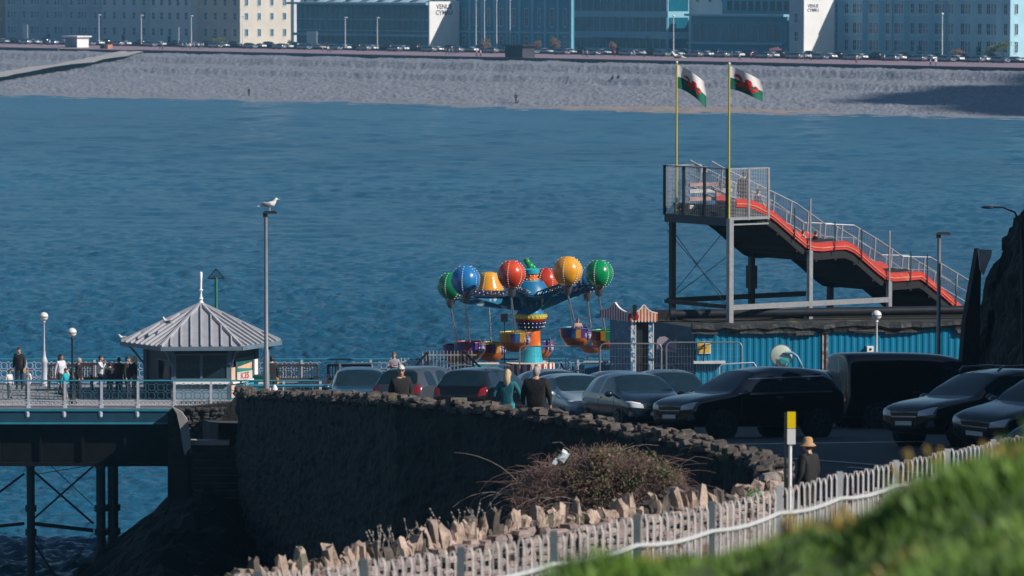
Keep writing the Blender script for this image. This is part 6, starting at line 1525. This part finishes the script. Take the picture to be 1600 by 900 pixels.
# metal fence
fence = empty('metal_fence', (fpt(1).x, fpt(1).y, fpt(1).z-1.2), 0, 'long pale metal pale fence running up the bank in front of the walls', 'fence')
fm = mat('weathered_pale_metal', (.58, .54, .54), .55, .2, vary=.2, scale=2, spot=((.25, .16, .12), 3, .62)); fr_ = mat('white_tube_rail', (.60, .62, .65), .4, .2, vary=.1)
for b_ in range(-3, 10):
    m = MB(); n_ = 11
    for i in range(n_):
        k = b_+i/n_; p = fpt(k) if True else None; p = fpt(b_).lerp(fpt(b_+1), i/n_); p.z += rnd.uniform(-.02, .03); lean = rnd.uniform(-.03, .03)
        m.tube([(p.x-.03+lean, p.y, p.z-1.25), (p.x-.03, p.y, p.z-.07), (p.x-.012, p.y, p.z), (p.x+.012, p.y, p.z), (p.x+.03, p.y, p.z-.07), (p.x+.03+lean, p.y, p.z-1.25)], .0115, 4, cap=False)
        m.b6(p.x-.016, p.x+.016, p.y-.004, p.y+.004, p.z-1.2, p.z-.3)
    m.build('pale_panel', fm, fence, world=True, fix=False)
for b_ in range(-3, 11):
    p = fpt(b_); MB().b6(p.x-.04, p.x+.04, p.y-.06, p.y+.05, p.z-1.4, p.z+.04).build('fence_post', (mat('grey_green_post', (.10, .13, .15), .5, vary=.2) if b_ < 4 else mat('pale_grey_post', (.42, .44, .47), .5, vary=.15)), fence, world=True)
rl = [(fpt(k/4).x, fpt(k/4).y-.12, fpt(k/4).z-.30-.05*abs(math.sin(math.pi*k/4))+.02*noise(k, 1)) for k in range(-12, 41)]
MB().tube(rl, .028, 6).build('rail', fr_, fence, world=True, smooth=True)
rl2 = [(x, y+.06, z-.72) for x, y, z in rl]; MB().tube(rl2, .02, 5).build('rail', fm, fence, world=True, smooth=True)
# sign post and person with hat
sp = at(1238, 643, 80); s0 = empty('sign_post', (X(1236, 80), 80, 13.5), 0, 'white post with a yellow plate above a white plate beside the person in a hat', 'sign'); h = sp.z-13.5
MB().tube([(0, 0, 0), (0, 0, h-.1)], .035, 8).build('post', white, s0)
MB().b6(-.05, .095, -.05, -.035, h-.29, h).build('yellow_plate', mat('bright_yellow_plate', (.85, .62, .0), .4, vary=.03), s0); MB().b6(-.05, .095, -.05, -.035, h-.57, h-.30).build('white_plate', white, s0); MB().b6(-.10, -.06, -.05, .05, h-1.7, h-.02).build('side_channel', dsteel, s0)
person(1265, 84, 1.66, (-.75, .65), 'person in a straw bucket hat and dark padded jacket walking on the road', (.012, .012, .014), (.02, .02, .025), hat=(.42, .25, .13), hair=(.1, .06, .04), coat=True, wide=1.08, z=13.85-.1, lod=2)
person(626, 104.2, 1.76, (.1, -1), 'white haired man in sunglasses and dark jacket behind the wall', (.012, .012, .014), (.03, .03, .04), hair=(.6, .6, .6), lod=2, coat=True, shades=True)
person(793, 102.5, 1.66, (.25, 1), 'blonde woman in a teal top seen from behind at the wall', (.01, .13, .17), (.02, .30, .36), hair=(.50, .38, .24), longhair=True, pose='hips', lod=2)
person(838, 101.8, 1.72, (.2, 1), 'broad grey haired man in black seen from behind at the wall', (.008, .008, .01), (.02, .02, .03), hair=(.32, .31, .31), coat=True, wide=1.3, pose='stand', lod=2)
# pier people
pp = [(28, 187.6, 1.72, (-.2, -1), 'man in a long black coat at the far left of the pier', (.015, .015, .02), (.015, .015, .02), dict(coat=True)),
 (12, 183.5, 1.15, (.6, -.8), 'small child in a white top at the left edge of the pier', (.65, .62, .65), (.3, .3, .35), dict()),
 (41, 183, 1.25, (-.6, -.8), 'child in a white dress beside the man in the black coat', (.7, .66, .66), (.4, .38, .38), dict(hair=(.2, .08, .04))),
 (93, 184.5, 1.7, (.7, -.7), 'woman in a dark skirt and white top near the first globe lamp', (.6, .6, .66), (.03, .03, .05), dict(longhair=True, pose='walk')),
 (100, 182.2, 1.32, (.8, -.6), 'child in a bright turquoise top between the two globe lamps', (.0, .38, .45), (.05, .08, .15), dict(shorts=True, pose='walk')),
 (121, 183, 1.66, (1, -.1), 'grey haired person in a black coat right of the second globe lamp', (.01, .01, .014), (.02, .02, .03), dict(hair=(.4, .36, .33), coat=True)),
 (155, 184, 1.68, (1, -.1), 'woman in a white shirt leaning towards the dark group', (.62, .6, .65), (.03, .03, .04), dict(pose='hand_up')),
 (170, 183.5, 1.45, (-.6, .8), 'dark clothed person left in the group by the kiosk', (.02, .02, .03), (.02, .02, .02), dict(coat=True)),
 (184, 184.6, 1.55, (0, 1), 'dark clothed person in the middle of the group by the kiosk', (.03, .02, .02), (.02, .02, .02), dict(coat=True)),
 (197, 183, 1.72, (1, -.3), 'tall person in black with a hood in the group by the kiosk', (.01, .01, .012), (.015, .015, .02), dict(coat=True, wide=1.15)),
 (208, 183.6, 1.70, (-.9, .2), 'blonde woman with a yellow bag in the group by the kiosk', (.02, .02, .025), (.1, .1, .12), dict(hair=(.55, .42, .28), longhair=True, sbag=(.8, .42, .03))),
 (424, 183, 1.72, (-.3, 1), 'person in black with a yellow bag beside the green bin', (.015, .015, .02), (.02, .02, .025), dict(sbag=(.8, .45, .02), shorts=True)),
 (615, 184.5, 1.78, (0, -1), 'man in a grey hoodie standing with folded arms at the sea railing', (.30, .28, .34), (.03, .035, .05), dict(pose='cross', hair=(.12, .08, .06)))]
for px, D, h, fc, lb, tp, lg, kw in pp: person(px, D, h, fc, lb, tp, lg, z=(7.14 if D < 190 else 7.1), **kw)
# ================================================================== BRAMBLE BUSH
bp = at(925, 800, 83); bo3 = empty('bramble_bush', (bp.x, bp.y, bp.z-.36), 0, 'tangled bramble bush with arching bare canes against the dark wall', 'bush')
cane = mat('bramble_cane', (.16, .10, .085), .7, vary=.4, scale=2); cane2 = mat('pale_dead_cane', (.34, .29, .27), .7, vary=.2)
m = MB(); rnd = random.Random(31)
def canes(n, rx, hmax, r, x0=0, lo=.3, curl=1):
    for _ in range(n):
        s = Vector((x0+rnd.uniform(-1, 1)*rx*.8, rnd.uniform(-.5, .5), rnd.uniform(0, .5))); a = rnd.uniform(-1, 1)*.9+math.pi/2; az = rnd.uniform(-.5, .5)+(0 if rnd.random() < .5 else math.pi)
        L_ = rnd.uniform(.55, 1.0)*hmax*1.45; n_ = 9; p = s.copy(); pts = [p.copy()]; el = rnd.uniform(.8, 1.7); dr = rnd.uniform(.12, .36)*curl
        for k in range(n_):
            p = p+Vector((math.cos(az)*math.cos(el), math.sin(az)*.4*math.cos(el), math.sin(el)))*L_/n_; el -= dr; az += rnd.uniform(-.25, .25)
            if p.z > hmax*1.05: el = min(el, -.1)
            if p.z < .02: break
            pts.append(p.copy())
        if len(pts) > 2: m.tube(pts, [r*(1-.6*i/len(pts)) for i in range(len(pts))], 4, cap=False)
canes(560, 1.15, 1.25, .007, .15); m.build('canes', cane, bo3, fix=False)
m = MB(); canes(64, 1.0, 1.5, .008, -.25, .35, 1); m.build('dead_canes', cane2, bo3, fix=False)
m = MB()
for k in range(5200):
    x = rnd.uniform(-1.45, 1.75); top_ = 1.5*(1-((x-.2)/1.9)**2)**.5; z = rnd.uniform(.1, 1)**.7*top_*(1+.15*noise(x*1.7, k*.002, 0, 3)); c = Vector((x, rnd.uniform(-.6, .5), z)); d = Vector((rnd.gauss(0, 1), rnd.gauss(0, .6), rnd.gauss(.3, 1))).normalized()*rnd.uniform(.06, .2)
    m.beam(c, c+d, .006)
m.build('twigs', cane, bo3, fix=False)
m = MB()
for k in range(13000):
    u = rnd.gauss(0, 1); x = .42+u*.66; 
    if abs(x-.1) > 1.55: continue
    top_ = 1.5*(1-((x-.35)/1.9)**2)**.6 if abs(x-.35) < 1.85 else 0
    z = rnd.uniform(.15, 1)**.8*top_*(1+.12*noise(x, k*.001, 0, 4)); y = rnd.uniform(-.6, .5)
    if noise(x*2.2, z*2.2, y) < -.02+(.28 if x < 0 else 0): continue
    a = Vector((rnd.gauss(0, 1), rnd.gauss(0, 1), rnd.gauss(0, 1))).normalized(); t = a.orthogonal().normalized(); c = Vector((x, y, z)); s = rnd.uniform(.014, .03); m.slot(0 if rnd.random() < .6 else 1)
    m.add([c-t*s, c+a*s*1.3, c+t*s, c-a*s*1.3], [(0, 1, 2, 3)])
m.build('leaves', [mat('bramble_leaf_green', (.05, .07, .02), .6, vary=.4, scale=6), mat('bramble_leaf_russet', (.13, .07, .04), .7, vary=.4, scale=6)], bo3, fix=False)
lt_ = at(880, 714, 82.2); o = empty('litter_bag', lt_, 0, 'scrap of pale plastic caught in the top of the bramble bush', 'litter'); m = MB(); stone(m, (0, 0, 0), (.14, .06, .2), .3, .2, .5, j=.4, rnd=rnd); stone(m, (-.14, 0, -.08), (.08, .05, .1), .3, .2, .5, j=.4, rnd=rnd); m.build('plastic', mat('pale_plastic', (.5, .58, .62), .4), o)
for px, py, D in ((840, 800, 74), (1180, 772, 79)):
    o = empty('ivy_tuft', at(px, py, D), 0, 'small bright green tuft growing in the jagged wall '+('near the bramble' if px < 900 else 'by the sunlit wall end'), 'plant'); m = MB(); leafball(m, (0, 0, 0), .14, 90, .03); m.build('leaves', mat('ivy_green', (.05, .16, .03), .5, vary=.3), o, fix=False)
# ================================================================== FAR CARS AND PEOPLE
FG = 'distant cars on the seafront road'
protos = {}
def fcar(px, wd, cn, where):
    pm = {'white': P_white, 'silver': P_silver, 'black': P_black, 'dark blue': P_navy, 'red': P_red, 'blue': P_blue}[cn]
    lb = 'distant %s car on the seafront road before %s' % (cn, where)
    if cn not in protos: o = make_car('hatch' if cn in ('white', 'red', 'blue') else 'suv', pm, lb, FG, lod=1, small=True, name='distant_car'); protos[cn] = o
    else: o = copy_tree(protos[cn]); o['label'] = lb
    p = prom(px, wd); o.location = (p.x, p.y, ZP-.1); o.rotation_euler = (0, 0, ANG+(math.pi if (px % 2) else 0))
regions = [(0, 155, 'the left grey bay hotel'), (158, 233, 'the grey four column hotel'), (236, 300, 'the pale hotel front'), (302, 374, 'the cream hotel'), (376, 455, 'the sunlit end wall of the cream hotel'), (464, 674, 'the glass theatre'), (678, 714, 'the lettered end wall of the theatre'), (716, 893, 'the teal hall'), (897, 1043, 'the banded conference block'), (1044, 1076, 'the right end of the banded conference block'), (1078, 1229, 'the low glass wing'), (1232, 1300, 'the blank white wall'), (1303, 1391, 'the first victorian hotel'), (1393, 1481, 'the middle victorian hotel'), (1483, 1576, 'the last victorian hotel'), (1577, 1660, 'the sunlit hotel end at the right edge')]
def where(px):
    for a, b_, n_ in regions:
        if px <= b_: return n_
    return regions[-1][2]
rnd = random.Random(77); px = -10; k = 0
cc = ['silver', 'black', 'dark blue', 'black', 'silver', 'blue', 'black', 'white', 'dark blue', 'black', 'red']
while px < 1610:
    fcar(px, (40.5, 47, 61)[k % 3], cc[(k*7+k//3) % len(cc)], where(px)); px += rnd.choice((12, 15, 18, 24)); k += 1
fp_ = [(8, 40, 'black'), (61, 38, 'white'), (66, 30, 'white'), (79, 44, 'pale'), (251, 12, 'black'), (255, 20, 'grey'), (286, 30, 'white'), (292, 38, 'pale'), (298, 30, 'white'), (304, 36, 'white'), (311, 34, 'pale'), (314, 30, 'black'), (318, 36, 'white'), (505, 20, 'pink'), (513, 22, 'white'), (517, 14, 'black'), (697, 28, 'grey'), (702, 24, 'pale'), (707, 30, 'brown'), (711, 26, 'black'), (745, 8, 'pink'), (751, 8, 'pale'), (826, 18, 'teal'), (911, 30, 'grey'), (917, 24, 'white'), (940, 40, 'brown'), (960, 38, 'red'), (990, 42, 'white'), (1006, 40, 'white'), (1143, 50, 'teal'), (1155, 24, 'white'), (1173, 44, 'pink'), (1258, 36, 'white'), (1266, 34, 'white'), (1337, 16, 'pink'), (1381, 46, 'white'), (1453, 4, 'pale'), (1461, 4, 'white')]
cd = {'black': (.02, .02, .025), 'white': (.75, .73, .72), 'pale': (.45, .45, .5), 'grey': (.15, .15, .17), 'pink': (.5, .2, .22), 'brown': (.2, .12, .08), 'teal': (.03, .25, .3), 'red': (.4, .04, .06)}
for i, (px, wd, c) in enumerate(fp_):
    wd = min(wd*.75, 34)
    q = prom(px, wd); o = low_person(px, q.y, ZP+.01, random.uniform(1.6, 1.8), cd[c], random.choice(((.03, .03, .05), (.12, .12, .15))), 'tiny %s clothed figure by the %s before %s' % (c, 'beach edge' if wd < 20 else 'road', where(px)), 'people on the promenade', face=random.uniform(0, 6))
    o.location.x = q.x
for px, py, c, sit, lb in ((806, 160, 'black', False, 'dark figure standing alone at the waterline in the middle'), (957, 124, 'black', True, 'left of two dark figures sitting on the pebbles below the conference block'), (966, 124, 'black', True, 'right of two dark figures sitting on the pebbles below the conference block'), (389, 150, 'black', False, 'small dark figure at the water edge left of the middle')):
    u = px; best = min(lin(0, 1, 200), key=lambda v: abs(450-F*((beachpt(u, v)-Vector((0, 0, CH))).dot(Vector((0, st, ct)))/(beachpt(u, v)-Vector((0, 0, CH))).dot(Vector((0, ct, -st))))-py)) if False else None
    # walk along the beach profile until it projects to the wanted row
    bv = 0; bd = 1e9
    for v in lin(0, 1, 160):
        p_ = beachpt(u, v); rel = p_-Vector((0, 0, CH)); yy_ = 450-F*(rel.dot(Vector((0, st, ct)))/rel.dot(Vector((0, ct, -st))))
        if abs(yy_-py) < bd: bd = abs(yy_-py); bv = v
    p_ = beachpt(u, bv); o = low_person(px, p_.y, p_.z-.02, 1.7, cd[c], (.03, .03, .04), lb, 'people on the beach', sit=sit, face=.4); o.location.x = p_.x
dg_ = onz(807, 163.5, .2); o = empty('dog', (dg_.x, dg_.y, .15), .4, 'dark dog beside the figure standing at the waterline', 'dog'); m = MB()
m.tube([(-.35, 0, .42), (-.15, 0, .46), (.15, 0, .46), (.32, 0, .52), (.42, 0, .64), (.52, 0, .64), (.62, 0, .6)], [.08, .12, .14, .11, .08, .08, .04], 8)
for x, s_ in ((-.28, 1), (-.28, -1), (.22, 1), (.22, -1)): m.tube([(x, s_*.08, .4), (x-.03 if x < 0 else x, s_*.08, .2), (x, s_*.08, 0)], [.06, .035, .03], 6)
m.tube([(-.35, 0, .46), (-.5, 0, .6)], [.03, .01], 5); m.build('body', black, o, smooth=True)
# ================================================================== HAZE
hz = MB().b6(-1400, 1500, -30, 3200, -4, 320).build('haze', None) if False else None
b = MB(); b.b6(-1500, 1600, -40, 3300, -4, 330)
hm = bpy.data.materials.new('haze_air'); hm.use_nodes = True; n = hm.node_tree
for nd in list(n.nodes):
    if nd.type == 'BSDF_PRINCIPLED': n.nodes.remove(nd)
vp = n.nodes.new('ShaderNodeVolumePrincipled'); vp.inputs['Color'].default_value = (.25, .6, .95, 1); vp.inputs['Density'].default_value = HAZE; vp.inputs['Anisotropy'].default_value = .0
n.links.new(vp.outputs[0], [x for x in n.nodes if x.type == 'OUTPUT_MATERIAL'][0].inputs['Volume'])
if HAZE > 0: tag(b.build('haze', hm), kind='stuff')
